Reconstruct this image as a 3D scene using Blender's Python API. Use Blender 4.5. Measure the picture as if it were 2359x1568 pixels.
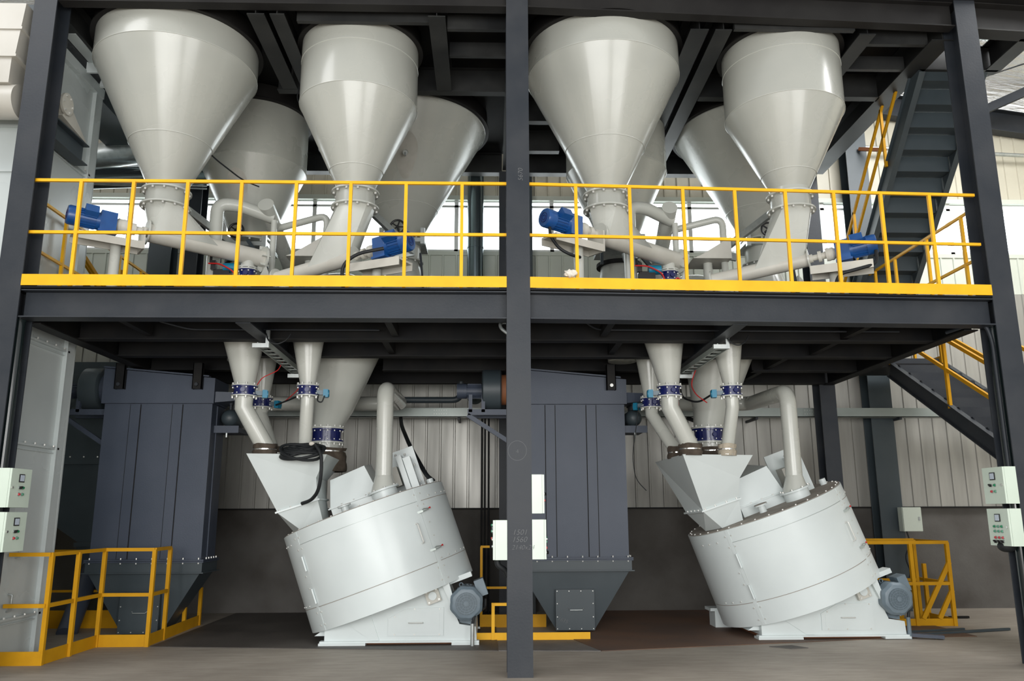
import bpy, bmesh, math, random
from mathutils import Vector, Matrix, Euler
random.seed(7)
V = Vector
PI = math.pi
for o in list(bpy.data.objects):
    bpy.data.objects.remove(o, do_unlink=True)
scene = bpy.context.scene
COL = scene.collection

# ------------------------------------------------------------------ camera
CX, YAW, PITCH, ROLL, FPX = -0.31, 0.0289, 0.2112, -0.0033, 1870.0
fw = V((math.sin(YAW)*math.cos(PITCH), math.cos(YAW)*math.cos(PITCH), math.sin(PITCH)))
rt = V((math.cos(YAW), -math.sin(YAW), 0))
up = rt.cross(fw)
r2 = rt*math.cos(ROLL) + up*math.sin(ROLL)
u2 = up*math.cos(ROLL) - rt*math.sin(ROLL)
cam_d = bpy.data.cameras.new('camera')
cam = bpy.data.objects.new('camera', cam_d)
COL.objects.link(cam)
m = Matrix((r2, u2, -fw)).transposed().to_4x4()
m.translation = V((CX, -8.3, 1.534))
cam.matrix_world = m
cam_d.sensor_width = 36.0
cam_d.lens = 36.0*FPX/2359.0
cam_d.clip_end = 200
scene.camera = cam

# ------------------------------------------------------------------ world, lamps, exposure
w = bpy.data.worlds.new('overcast_sky')
scene.world = w
w.use_nodes = True
bg = w.node_tree.nodes['Background']
bg.inputs[0].default_value = (0.97, 0.99, 1.0, 1)
# overcast sky, much brighter low down on the far (window) side than above and behind the viewer
wn = w.node_tree
wtc = wn.nodes.new('ShaderNodeTexCoord'); wsx = wn.nodes.new('ShaderNodeSeparateXYZ')
wmr = wn.nodes.new('ShaderNodeMapRange'); wmr.interpolation_type = 'SMOOTHSTEP'
wmr.inputs['From Min'].default_value = 0.35; wmr.inputs['From Max'].default_value = 0.75
wmr.inputs['To Min'].default_value = 0.62; wmr.inputs['To Max'].default_value = 5.5
wn.links.new(wtc.outputs['Generated'], wsx.inputs[0]); wn.links.new(wsx.outputs['Y'], wmr.inputs['Value'])
wn.links.new(wmr.outputs[0], bg.inputs[1])

def area(name, loc, target, sx, sy, power, col=(1, 1, 1)):
    l = bpy.data.lights.new(name, 'AREA')
    l.shape = 'RECTANGLE'; l.size = sx; l.size_y = sy; l.energy = power; l.color = col
    o = bpy.data.objects.new(name, l); COL.objects.link(o)
    o.location = loc
    o.rotation_euler = (V(target)-V(loc)).to_track_quat('-Z', 'Y').to_euler()
    return o
area('open_door_daylight', (-2.5, -11.5, 2.8), (-0.5, 1.5, 2.2), 8, 4.0, 860, (1.0, 0.995, 0.97))
area('open_door_daylight', (5.0, -10.5, 2.7), (3.0, 1.5, 2.2), 5, 3.6, 420, (1.0, 0.995, 0.97))
area('skylight_daylight', (7.6, 1.0, 8.75), (7.0, 3.0, 0.0), 3.0, 3.5, 520, (1.0, 1.0, 1.0))
area('skylight_daylight', (-7.5, -3.5, 9.5), (-5.6, 0.8, 4.0), 3.0, 3.0, 160, (1.0, 1.0, 1.0))

vs = scene.view_settings
scene.display_settings.display_device = 'sRGB'
vs.view_transform = 'Standard'
vs.look = 'None'
vs.exposure = 0.0
vs.gamma = 1.0
vs.use_curve_mapping = False

# ------------------------------------------------------------------ materials
def mat(name, col, rough=0.5, metal=0.0, col2=None, nscale=3.0, spec=0.5, coat=0.0, bump=0.0, bscale=30.0,
        stretch=None, rvar=0.0, lo=0.35, hi=0.7, detail=4.0):
    m = bpy.data.materials.new(name); m.use_nodes = True
    nt = m.node_tree; b = nt.nodes['Principled BSDF']
    b.inputs['Roughness'].default_value = rough
    b.inputs['Metallic'].default_value = metal
    b.inputs['Specular IOR Level'].default_value = spec
    b.inputs['Coat Weight'].default_value = coat
    b.inputs['Coat Roughness'].default_value = 0.15
    b.inputs['Base Color'].default_value = (*col, 1)
    tc = nt.nodes.new('ShaderNodeTexCoord')
    mp = nt.nodes.new('ShaderNodeMapping')
    nt.links.new(tc.outputs['Object'], mp.inputs[0])
    if stretch: mp.inputs['Scale'].default_value = stretch
    if col2 is not None or rvar:
        n = nt.nodes.new('ShaderNodeTexNoise'); n.inputs['Scale'].default_value = nscale
        n.inputs['Detail'].default_value = detail
        nt.links.new(mp.outputs[0], n.inputs['Vector'])
        if col2 is not None:
            r = nt.nodes.new('ShaderNodeValToRGB')
            r.color_ramp.elements[0].position = lo; r.color_ramp.elements[1].position = hi
            r.color_ramp.elements[0].color = (*col, 1); r.color_ramp.elements[1].color = (*col2, 1)
            nt.links.new(n.outputs[0], r.inputs[0]); nt.links.new(r.outputs[0], b.inputs['Base Color'])
        if rvar:
            mr = nt.nodes.new('ShaderNodeMapRange')
            mr.inputs['To Min'].default_value = max(0.03, rough-rvar); mr.inputs['To Max'].default_value = rough+rvar
            nt.links.new(n.outputs[0], mr.inputs['Value']); nt.links.new(mr.outputs[0], b.inputs['Roughness'])
    if bump:
        n2 = nt.nodes.new('ShaderNodeTexNoise'); n2.inputs['Scale'].default_value = bscale
        nt.links.new(mp.outputs[0], n2.inputs['Vector'])
        bp = nt.nodes.new('ShaderNodeBump'); bp.inputs['Strength'].default_value = bump; bp.inputs['Distance'].default_value = 0.02
        nt.links.new(n2.outputs[0], bp.inputs['Height']); nt.links.new(bp.outputs[0], b.inputs['Normal'])
    return m

M = {}
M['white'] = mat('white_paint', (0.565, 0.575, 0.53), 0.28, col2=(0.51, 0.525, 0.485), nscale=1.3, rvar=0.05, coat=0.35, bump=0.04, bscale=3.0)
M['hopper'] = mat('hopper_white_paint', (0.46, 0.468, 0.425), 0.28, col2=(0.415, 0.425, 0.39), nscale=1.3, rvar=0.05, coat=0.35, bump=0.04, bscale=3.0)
M['mixer'] = mat('mixer_white_paint', (0.73, 0.79, 0.79), 0.36, col2=(0.66, 0.715, 0.715), nscale=1.1, rvar=0.07, coat=0.15, bump=0.03, bscale=2.5)
M['cream'] = mat('cream_paint', (0.60, 0.585, 0.53), 0.45, col2=(0.53, 0.515, 0.46), nscale=4)
M['box'] = mat('control_box_enamel', (0.66, 0.76, 0.66), 0.4, col2=(0.62, 0.72, 0.62), nscale=3)
M['boxdoor'] = mat('control_box_door_enamel', (0.62, 0.68, 0.60), 0.4)
M['booth'] = mat('booth_grey_white_paint', (0.62, 0.67, 0.67), 0.28, col2=(0.54, 0.59, 0.59), nscale=0.9, rvar=0.08, bump=0.05, bscale=1.5)
M['duct'] = mat('beige_duct_paint', (0.52, 0.50, 0.45), 0.35, col2=(0.46, 0.44, 0.39), nscale=2)
M['steel'] = mat('charcoal_steel_paint', (0.024, 0.029, 0.037), 0.5, col2=(0.040, 0.044, 0.051), nscale=2.2, spec=0.32, rvar=0.1, bump=0.05, bscale=40)
M['steel_dk'] = mat('black_steel_paint', (0.009, 0.0095, 0.011), 0.6, col2=(0.018, 0.017, 0.016), nscale=3, spec=0.2)
M['bluegrey'] = mat('blue_grey_paint', (0.048, 0.062, 0.092), 0.5, col2=(0.060, 0.074, 0.106), nscale=1.6, bump=0.05, bscale=60)
M['bluegrey_dk'] = mat('slate_paint', (0.040, 0.055, 0.065), 0.45, col2=(0.052, 0.068, 0.078), nscale=2)
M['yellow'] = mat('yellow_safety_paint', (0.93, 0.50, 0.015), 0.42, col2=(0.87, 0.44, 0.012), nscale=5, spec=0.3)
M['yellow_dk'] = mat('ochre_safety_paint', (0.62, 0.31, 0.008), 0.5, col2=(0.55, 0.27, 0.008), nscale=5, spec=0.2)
M['blue'] = mat('motor_blue_paint', (0.010, 0.085, 0.30), 0.35, col2=(0.008, 0.065, 0.24), nscale=8, coat=0.2)
M['navy'] = mat('valve_navy_paint', (0.006, 0.012, 0.12), 0.28, col2=(0.004, 0.009, 0.09), nscale=10, coat=0.3)
M['cyan'] = mat('actuator_cyan_plastic', (0.01, 0.20, 0.34), 0.35)
M['motor'] = mat('motor_grey_blue_paint', (0.17, 0.22, 0.26), 0.42, col2=(0.13, 0.17, 0.20), nscale=6)
M['galv'] = mat('galvanised_steel', (0.55, 0.58, 0.57), 0.35, metal=0.75, col2=(0.42, 0.45, 0.45), nscale=14, rvar=0.1)
M['trayp'] = mat('cable_tray_grey_paint', (0.36, 0.40, 0.38), 0.35, metal=0.3, col2=(0.30, 0.34, 0.32), nscale=2)
M['chrome'] = mat('bright_zinc', (0.75, 0.75, 0.72), 0.2, metal=0.9)
M['bolt'] = mat('bolt_zinc', (0.70, 0.70, 0.67), 0.35, metal=0.3)
M['rubber'] = mat('black_rubber', (0.014, 0.016, 0.018), 0.55, spec=0.35)
M['black'] = mat('black_plastic', (0.008, 0.008, 0.009), 0.4)
M['cloth'] = mat('brown_canvas', (0.060, 0.045, 0.033), 0.9, col2=(0.11, 0.085, 0.065), nscale=9, bump=0.5, bscale=18)
M['cloth_beige'] = mat('beige_canvas', (0.50, 0.44, 0.35), 0.9, col2=(0.38, 0.33, 0.26), nscale=9, bump=0.5, bscale=18)
M['rag'] = mat('white_rag', (0.75, 0.70, 0.62), 0.9, bump=0.6, bscale=25)
M['red'] = mat('red_plastic', (0.55, 0.02, 0.02), 0.35)
M['redknob'] = mat('red_button', (0.50, 0.05, 0.06), 0.35)
M['green'] = mat('green_button', (0.01, 0.22, 0.09), 0.3)
M['greenl'] = mat('pale_green_button', (0.10, 0.30, 0.20), 0.3)
M['meter'] = mat('meter_face', (0.55, 0.62, 0.72), 0.25)
M['lid'] = mat('dusty_lid', (0.30, 0.265, 0.225), 0.85, col2=(0.40, 0.36, 0.32), nscale=5)
M['chalk'] = mat('chalk', (0.17, 0.175, 0.18), 0.95)
M['primer'] = mat('dark_primer_steel', (0.013, 0.012, 0.012), 0.6, col2=(0.024, 0.023, 0.022), nscale=1.5, spec=0.2)
M['gloss'] = mat('recess_sheen_black', (0.010, 0.016, 0.017), 0.16, coat=0.5)  # for the added cylinders that imitate dark sheen in the column recesses
M['stain'] = mat('dust_stain', (0.42, 0.405, 0.36), 0.8, col2=(0.50, 0.485, 0.44), nscale=6)
M['rust'] = mat('rusty_steel_plate', (0.10, 0.062, 0.045), 0.7, col2=(0.16, 0.085, 0.05), nscale=1.1, bump=0.15, bscale=30, rvar=0.12)
M['plate'] = mat('dark_checker_plate', (0.060, 0.052, 0.046), 0.6, col2=(0.10, 0.088, 0.078), nscale=1.6, bump=0.2, bscale=45, rvar=0.12)
M['plateg'] = mat('grey_checker_plate', (0.13, 0.12, 0.115), 0.6, col2=(0.17, 0.16, 0.15), nscale=4, bump=0.3, bscale=60)
M['conc_wall'] = mat('rendered_concrete', (0.070, 0.062, 0.055), 0.9, col2=(0.145, 0.138, 0.130), nscale=1.2, bump=0.15, bscale=20, lo=0.3, hi=0.75, detail=8)
M['clad'] = mat('wall_sheet_shiny', (0.40, 0.39, 0.36), 0.36, metal=0.2, col2=(0.30, 0.295, 0.27), nscale=2.5, stretch=(2.5, 1, 0.25), rvar=0.12)
M['clad_up'] = mat('wall_sheet_cream', (0.56, 0.53, 0.43), 0.45, col2=(0.50, 0.47, 0.38), nscale=1.5)
M['clad_mid'] = mat('wall_sheet_pale_green', (0.60, 0.63, 0.56), 0.45, col2=(0.55, 0.58, 0.51), nscale=1.5)
M['frame'] = mat('window_frame_white', (0.75, 0.76, 0.74), 0.4)
M['rope'] = mat('rusty_steel', (0.22, 0.08, 0.03), 0.7)
M['fanface'] = mat('motor_fan_grille', (0.10, 0.135, 0.16), 0.45)
M['silverpipe'] = mat('dark_silver_duct', (0.20, 0.25, 0.27), 0.22, metal=0.85)

def mat_floor():
    m = bpy.data.materials.new('worn_concrete_floor'); m.use_nodes = True
    nt = m.node_tree; b = nt.nodes['Principled BSDF']
    tc = nt.nodes.new('ShaderNodeTexCoord')
    n1 = nt.nodes.new('ShaderNodeTexNoise'); n1.inputs['Scale'].default_value = 0.55; n1.inputs['Detail'].default_value = 8
    mp = nt.nodes.new('ShaderNodeMapping'); mp.inputs['Scale'].default_value = (0.35, 1.6, 1)
    n2 = nt.nodes.new('ShaderNodeTexNoise'); n2.inputs['Scale'].default_value = 6; n2.inputs['Detail'].default_value = 10; n2.inputs['Roughness'].default_value = 0.7
    nt.links.new(tc.outputs['Object'], n1.inputs['Vector'])
    nt.links.new(tc.outputs['Object'], mp.inputs[0]); nt.links.new(mp.outputs[0], n2.inputs['Vector'])
    r1 = nt.nodes.new('ShaderNodeValToRGB')
    r1.color_ramp.elements[0].position = 0.35; r1.color_ramp.elements[0].color = (0.30, 0.262, 0.22, 1)
    r1.color_ramp.elements[1].position = 0.65; r1.color_ramp.elements[1].color = (0.41, 0.365, 0.31, 1)
    r2_ = nt.nodes.new('ShaderNodeValToRGB')
    r2_.color_ramp.elements[0].position = 0.3; r2_.color_ramp.elements[0].color = (0.74, 0.72, 0.70, 1)
    r2_.color_ramp.elements[1].position = 0.62; r2_.color_ramp.elements[1].color = (1, 1, 1, 1)
    mx = nt.nodes.new('ShaderNodeMix'); mx.data_type = 'RGBA'; mx.blend_type = 'MULTIPLY'; mx.inputs[0].default_value = 1.0
    nt.links.new(n1.outputs[0], r1.inputs[0]); nt.links.new(n2.outputs[0], r2_.inputs[0])
    nt.links.new(r1.outputs[0], mx.inputs[6]); nt.links.new(r2_.outputs[0], mx.inputs[7])
    nt.links.new(mx.outputs[2], b.inputs['Base Color'])
    b.inputs['Roughness'].default_value = 0.62
    bp = nt.nodes.new('ShaderNodeBump'); bp.inputs['Strength'].default_value = 0.15
    nt.links.new(n2.outputs[0], bp.inputs['Height']); nt.links.new(bp.outputs[0], b.inputs['Normal'])
    return m
M['floor'] = mat_floor()

def mat_foil():
    m = bpy.data.materials.new('foil_insulation'); m.use_nodes = True
    nt = m.node_tree; b = nt.nodes['Principled BSDF']
    b.inputs['Base Color'].default_value = (0.75, 0.74, 0.72, 1); b.inputs['Metallic'].default_value = 0.95; b.inputs['Roughness'].default_value = 0.25
    tc = nt.nodes.new('ShaderNodeTexCoord')
    mp = nt.nodes.new('ShaderNodeMapping'); mp.inputs['Scale'].default_value = (1.2, 4.5, 1)
    n = nt.nodes.new('ShaderNodeTexNoise'); n.inputs['Scale'].default_value = 2.2; n.inputs['Detail'].default_value = 8
    nt.links.new(tc.outputs['Object'], mp.inputs[0]); nt.links.new(mp.outputs[0], n.inputs['Vector'])
    bp = nt.nodes.new('ShaderNodeBump'); bp.inputs['Strength'].default_value = 1.0; bp.inputs['Distance'].default_value = 0.15
    nt.links.new(n.outputs[0], bp.inputs['Height']); nt.links.new(bp.outputs[0], b.inputs['Normal'])
    return m
M['foil'] = mat_foil()

def mat_glass(name, tint, fac):
    m = bpy.data.materials.new(name); m.use_nodes = True
    nt = m.node_tree; out = nt.nodes['Material Output']; nt.nodes.remove(nt.nodes['Principled BSDF'])
    t = nt.nodes.new('ShaderNodeBsdfTransparent'); t.inputs[0].default_value = (*tint, 1)
    g = nt.nodes.new('ShaderNodeBsdfGlossy'); g.inputs['Roughness'].default_value = 0.05
    mx = nt.nodes.new('ShaderNodeMixShader'); mx.inputs[0].default_value = fac
    nt.links.new(t.outputs[0], mx.inputs[1]); nt.links.new(g.outputs[0], mx.inputs[2]); nt.links.new(mx.outputs[0], out.inputs[0])
    return m
M['glass'] = mat_glass('window_glass', (0.97, 1.0, 1.0), 0.06)

# ------------------------------------------------------------------ mesh helpers
def basis(d):
    d = d.normalized()
    a = V((0, 0, 1)) if abs(d.z) < 0.95 else V((1, 0, 0))
    x = a.cross(d).normalized(); y = d.cross(x).normalized()
    return x, y

class MB:
    def __init__(s): s.bm = bmesh.new()
    def hexa(s, p):
        v = [s.bm.verts.new(q) for q in p]
        for f in ((0, 3, 2, 1), (4, 5, 6, 7), (0, 1, 5, 4), (1, 2, 6, 5), (2, 3, 7, 6), (3, 0, 4, 7)):
            s.bm.faces.new([v[i] for i in f])
        return s
    def box(s, x0, x1, y0, y1, z0, z1):
        return s.hexa([V(q) for q in ((x0, y0, z0), (x1, y0, z0), (x1, y1, z0), (x0, y1, z0), (x0, y0, z1), (x1, y0, z1), (x1, y1, z1), (x0, y1, z1))])
    def obox(s, c, ax, ay, az, hx, hy, hz):
        c = V(c)
        return s.hexa([c+ax*(hx*i)+ay*(hy*j)+az*(hz*k) for i, j, k in ((-1, -1, -1), (1, -1, -1), (1, 1, -1), (-1, 1, -1), (-1, -1, 1), (1, -1, 1), (1, 1, 1), (-1, 1, 1))])
    def bar(s, a, b, w_, h_, upv=(0, 0, 1)):
        a = V(a); b = V(b); d = (b-a); L = d.length; d.normalize()
        upv = V(upv)
        if abs(upv.dot(d)) > 0.99: upv = V((0, 1, 0))
        x = d.cross(upv).normalized(); z = x.cross(d).normalized()
        return s.obox((a+b)/2, d, x, z, L/2, w_/2, h_/2)
    def prism(s, pts, vec):
        pts = [V(p) for p in pts]; vec = V(vec)
        a = [s.bm.verts.new(p) for p in pts]; b = [s.bm.verts.new(p+vec) for p in pts]
        n = len(pts)
        s.bm.faces.new(a[::-1]); s.bm.faces.new(b)
        for i in range(n): s.bm.faces.new((a[i], a[(i+1) % n], b[(i+1) % n], b[i]))
        return s
    def rings(s, rings, cap0=True, cap1=True, closed=True):
        R = [[s.bm.verts.new(p) for p in r] for r in rings]
        n = len(R[0])
        for i in range(len(R)-1):
            for j in range(n if closed else n-1):
                k = (j+1) % n
                s.bm.faces.new((R[i][j], R[i][k], R[i+1][k], R[i+1][j]))
        if closed:
            if cap0: s.bm.faces.new(R[0][::-1])
            if cap1: s.bm.faces.new(R[-1])
        return s
    def cyl(s, a, b, r0, r1=None, n=28, caps=True):
        a = V(a); b = V(b)
        if r1 is None: r1 = r0
        x, y = basis(b-a)
        cs = [(math.cos(2*PI*i/n), math.sin(2*PI*i/n)) for i in range(n)]
        return s.rings([[a+x*(r0*c)+y*(r0*t) for c, t in cs], [b+x*(r1*c)+y*(r1*t) for c, t in cs]], caps, caps)
    def lathe(s, a, d, prof, n=48, cap0=True, cap1=True):
        # prof: list of (distance along d, radius)
        a = V(a); d = V(d).normalized(); x, y = basis(d)
        cs = [(math.cos(2*PI*i/n), math.sin(2*PI*i/n)) for i in range(n)]
        return s.rings([[a+d*t+x*(r*c)+y*(r*q) for c, q in cs] for t, r in prof], cap0, cap1)
    def tube(s, pts, r, n=14, fillet=0.0, seg=6, caps=True):
        pts = [V(p) for p in pts]
        if fillet > 0 and len(pts) > 2:
            out = [pts[0]]
            for i in range(1, len(pts)-1):
                p0, p1, p2 = pts[i-1], pts[i], pts[i+1]
                a = (p0-p1); b = (p2-p1); f = min(fillet, a.length*0.49, b.length*0.49)
                A = p1+a.normalized()*f; B = p1+b.normalized()*f
                for k in range(seg+1):
                    t = k/seg
                    out.append(A*((1-t)**2)+p1*(2*t*(1-t))+B*(t*t))
            out.append(pts[-1]); pts = out
        tan = []
        for i in range(len(pts)):
            if i == 0: t = pts[1]-pts[0]
            elif i == len(pts)-1: t = pts[-1]-pts[-2]
            else: t = (pts[i+1]-pts[i]).normalized()+(pts[i]-pts[i-1]).normalized()
            tan.append(t.normalized())
        x, y = basis(tan[0]); rings = []
        for i, p in enumerate(pts):
            if i:
                q = tan[i-1].rotation_difference(tan[i]); x = q @ x
                x = (x-tan[i]*x.dot(tan[i])).normalized()
            y = tan[i].cross(x)
            rr = r
            if 0 < i < len(pts)-1:
                c = tan[i].dot((pts[i+1]-pts[i]).normalized()); 
            rings.append([p+x*(rr*math.cos(2*PI*k/n))+y*(rr*math.sin(2*PI*k/n)) for k in range(n)])
        return s.rings(rings, caps, caps)
    def loft_cr(s, c, r, rect, n=32, cap0=False, cap1=True, mid=None):
        # circle (centre c, radius r, horizontal) lofted to a 4-corner polygon
        c = V(c); rect = [V(p) for p in rect]
        ctr = sum(rect, V())/4
        top = []; bot = []
        for i in range(n):
            a = 2*PI*i/n
            top.append(c+V((math.cos(a), math.sin(a), 0))*r)
        # order rect corners by angle, resample perimeter
        ang = sorted(rect, key=lambda p: math.atan2(p.y-ctr.y, p.x-ctr.x) % (2*PI))
        per = []
        q = n//4
        for k in range(4):
            A = ang[k]; B = ang[(k+1) % 4]
            for j in range(q): per.append(A.lerp(B, j/q))
        a0 = math.atan2(ang[0].y-ctr.y, ang[0].x-ctr.x) % (2*PI)
        sh = int(round(a0/(2*PI)*n)) % n
        bot = [per[(i-sh) % n] for i in range(n)]
        return s.rings([top, bot], cap0, cap1)
    def disc(s, c, d, r, t, n=32):
        c = V(c); d = V(d).normalized()
        return s.cyl(c-d*t/2, c+d*t/2, r, n=n)
    def annulus(s, c, d, ro, ri, t, n=40):
        c = V(c); d = V(d).normalized()
        x, y = basis(d)
        cs = [(math.cos(2*PI*i/n), math.sin(2*PI*i/n)) for i in range(n)]
        rg = [[c+d*(t/2*sgn)+x*(r*a)+y*(r*b) for a, b in cs] for sgn, r in ((-1, ri), (-1, ro), (1, ro), (1, ri), (-1, ri))]
        return s.rings(rg, False, False)
    def torus(s, c, d, R, r, n=32, k=10):
        c = V(c); x, y = basis(V(d)); d = V(d).normalized()
        rg = []
        for i in range(n+1):
            a = 2*PI*i/n; e = x*math.cos(a)+y*math.sin(a)
            rg.append([c+e*(R+r*math.cos(2*PI*j/k))+d*(r*math.sin(2*PI*j/k)) for j in range(k)])
        return s.rings(rg, False, False)
    def sphere(s, c, r, n=16, sz=1.0):
        c = V(c)
        rg = []
        for i in range(1, n):
            t = PI*i/n
            rg.append([c+V((r*math.sin(t)*math.cos(2*PI*j/(2*n)), r*math.sin(t)*math.sin(2*PI*j/(2*n)), r*math.cos(t)*sz)) for j in range(2*n)])
        return s.rings(rg[::-1])
    def ibeam(s, a, b, w_, h_, tf=0.014, tw=0.010, upv=(0, 0, 1)):
        a = V(a); b = V(b); d = (b-a).normalized(); upv = V(upv)
        x = d.cross(upv).normalized(); z = x.cross(d).normalized()
        L = (b-a).length/2; c = (a+b)/2
        s.obox(c+z*(h_/2-tf/2), d, x, z, L, w_/2, tf/2)
        s.obox(c-z*(h_/2-tf/2), d, x, z, L, w_/2, tf/2)
        s.obox(c, d, x, z, L, tw/2, h_/2-tf)
        return s
    def build(s, name, material, parent=None, smooth=True, ang=35):
        bmesh.ops.recalc_face_normals(s.bm, faces=s.bm.faces[:])
        org = V(parent['_o']) if parent is not None and '_o' in parent else V((0, 0, 0))
        if parent is not None and '_o' in parent:
            bmesh.ops.translate(s.bm, verts=s.bm.verts[:], vec=-org)
        me = bpy.data.meshes.new(name); s.bm.to_mesh(me); s.bm.free()
        if smooth:
            me.shade_smooth(); me.set_sharp_from_angle(angle=math.radians(ang))
        me.materials.append(M[material] if isinstance(material, str) else material)
        o = bpy.data.objects.new(name, me); COL.objects.link(o)
        if parent is not None:
            o.parent = parent
            o['_o'] = list(org)
        return o

ROOTS = []
def thing(name, label, cat, loc, group=None):
    o = bpy.data.objects.new(name, None); COL.objects.link(o)
    o.empty_display_size = 0.2
    o.location = loc; o['label'] = label; o['category'] = cat; o['_o'] = list(loc)
    if group: o['group'] = group
    return o
def tag(o, label, cat, group=None):
    o['label'] = label; o['category'] = cat
    if group: o['group'] = group
    return o
def struct(o): o['kind'] = 'structure'; return o

dg90 = math.radians
_bolt = {}
def bolts(pts, d, r, h, parent, name='bolt', material='bolt'):
    """bolt heads as separate child objects sharing one mesh"""
    key = (r, h, material)
    if key not in _bolt:
        b = MB(); b.cyl((0, 0, 0), (0, 0, h), r, r*0.9, n=8)
        b2 = b.bm; me = bpy.data.meshes.new('bolt'); bmesh.ops.recalc_face_normals(b2, faces=b2.faces[:]); b2.to_mesh(me); b2.free()
        me.materials.append(M[material]); _bolt[key] = me
    org = V(parent['_o'])
    for i, p in enumerate(pts):
        o = bpy.data.objects.new(name, _bolt[key]); COL.objects.link(o)
        o.parent = parent; o.location = V(p)-org
        dd = d[i] if isinstance(d, list) else d
        o.rotation_mode = 'QUATERNION'; o.rotation_quaternion = V(dd).to_track_quat('Z', 'X')
def ringpts(c, d, R, n, ph=0.0):
    c = V(c); x, y = basis(V(d))
    return [c+x*(R*math.cos(2*PI*(i+ph)/n))+y*(R*math.sin(2*PI*(i+ph)/n)) for i in range(n)]

def text(txt, size, loc, rx, ry, parent, name='chalk_writing', material='chalk', bold=0.0, tilt=0.0):
    """lettering lying in the plane spanned by rx (reading direction) and ry (up), turned to mesh"""
    c = bpy.data.curves.new(name, 'FONT'); c.body = txt; c.size = size; c.align_x = 'CENTER'; c.align_y = 'CENTER'
    c.offset = -0.0015+bold; c.shear = tilt; c.extrude = 0.0006
    t = bpy.data.objects.new(name, c); COL.objects.link(t)
    bpy.context.view_layer.update()
    dg = bpy.context.evaluated_depsgraph_get()
    me = bpy.data.meshes.new_from_object(t.evaluated_get(dg))
    bpy.data.objects.remove(t, do_unlink=True)
    me.materials.clear(); me.materials.append(M[material])
    o = bpy.data.objects.new(name, me); COL.objects.link(o)
    rx = V(rx).normalized(); ry = V(ry).normalized(); n = rx.cross(ry)
    mm = Matrix((rx, ry, n)).transposed().to_4x4()
    mm.translation = V(loc)-V(parent['_o'])
    o.parent = parent; o.matrix_local = mm
    o['_o'] = parent['_o']
    return o

# ================================================================== SETTING
b = MB(); b.box(-30, 30, -30, 5.5, -0.12, 0.0); struct(b.build('floor', 'floor', smooth=False))
YW = 5.5
b = MB(); b.box(-12, 12, YW, YW+0.25, 0, 1.65); struct(b.build('wall_back', 'conc_wall', smooth=False))

def cladding(x0, x1, z0, z1, y, material, name, pitch=0.235, top=None, tiny=True):
    """trapezoid-rib metal sheet facing -Y; top(x) gives a sloping top edge"""
    prof = []
    x = x0
    while x < x1-1e-6:
        prof += [(x, 0), (x+pitch*0.80, 0), (x+pitch*0.84, -0.022), (x+pitch*0.94, -0.022), (x+pitch*0.98, 0)]
        x += pitch
    prof.append((x1, 0))
    prof = [p for p in prof if p[0] <= x1+1e-6]
    b = MB()
    zt = (lambda q: z1) if top is None else top
    f = [V((px, y+dy, z0)) for px, dy in prof]; g = [V((px, y+dy, zt(px))) for px, dy in prof]
    A = [b.bm.verts.new(p) for p in f]; B = [b.bm.verts.new(p) for p in g]
    A2 = [b.bm.verts.new(p+V((0, 0.03, 0))) for p in f]; B2 = [b.bm.verts.new(p+V((0, 0.03, 0))) for p in g]
    for i in range(len(A)-1):
        b.bm.faces.new((A[i], A[i+1], B[i+1], B[i])); b.bm.faces.new((A2[i+1], A2[i], B2[i], B2[i+1]))
        b.bm.faces.new((A[i+1], A[i], A2[i], A2[i+1])); b.bm.faces.new((B[i], B[i+1], B2[i+1], B2[i]))
    return struct(b.build(name, material, smooth=False))
cladding(-10.5, 11, 1.64, 5.35, YW-0.04, 'clad', 'wall_back')
cladding(-10.5, 11, 5.35, 6.05, YW-0.045, 'clad_mid', 'wall_back')
roof_z = lambda x: 9.62-0.14*max(x, 0)+0.10*min(x, 0)*0
raf_z = lambda x: 8.74-0.14*(x-6.8) if x > 5.0 else 8.99
cladding(-10.5, 11, 7.10, 9.0, YW-0.045, 'clad_up', 'wall_back', top=lambda x: raf_z(x)+0.25)
# drip ledge under sheets
b = MB(); b.box(-10.5, 11, YW-0.075, YW, 1.625, 1.645); struct(b.build('trim_1', 'steel_dk', smooth=False))
b = MB(); b.box(-10.5, 11, YW-0.07, YW+0.1, 6.02, 6.09); struct(b.build('trim_2', 'clad_mid', smooth=False))
b = MB(); b.box(-10.5, 11, YW-0.07, YW+0.05, 7.06, 7.14); struct(b.build('trim_3', 'clad_mid', smooth=False))
# windows
xs = [-9.6, -6.68, -5.0, -3.43, -0.9, 0.81, 3.31, 5.74, 8.07, 10.6]
for i in range(len(xs)-1):
    x0, x1 = xs[i], xs[i+1]
    b = MB(); z0, z1 = 6.09, 7.06
    b.box(x0, x1, YW-0.02, YW+0.06, z0, z0+0.05); b.box(x0, x1, YW-0.02, YW+0.06, z1-0.13, z1-0.09)
    b.box(x0, x1, YW+0.02, YW+0.06, z1-0.015, z1)
    b.box(x0, x0+0.035, YW-0.02, YW+0.06, z0, z1); b.box(x1-0.035, x1, YW-0.02, YW+0.06, z0, z1)
    fr = struct(b.build('window_%d' % (i+1), 'frame', smooth=False)); fr['_o'] = [0, 0, 0]
    g = MB(); g.box(x0+0.035, x1-0.035, YW+0.02, YW+0.026, z0+0.05, z1); g.build('pane', 'glass', fr, smooth=False)
for sx, nm in ((-10.5, 'wall_left'), (11.0, 'wall_right')):
    b = MB(); b.box(sx-0.1, sx, -1.5, 5.6, 0, 9.0); struct(b.build(nm, 'clad_up', smooth=False))
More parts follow.
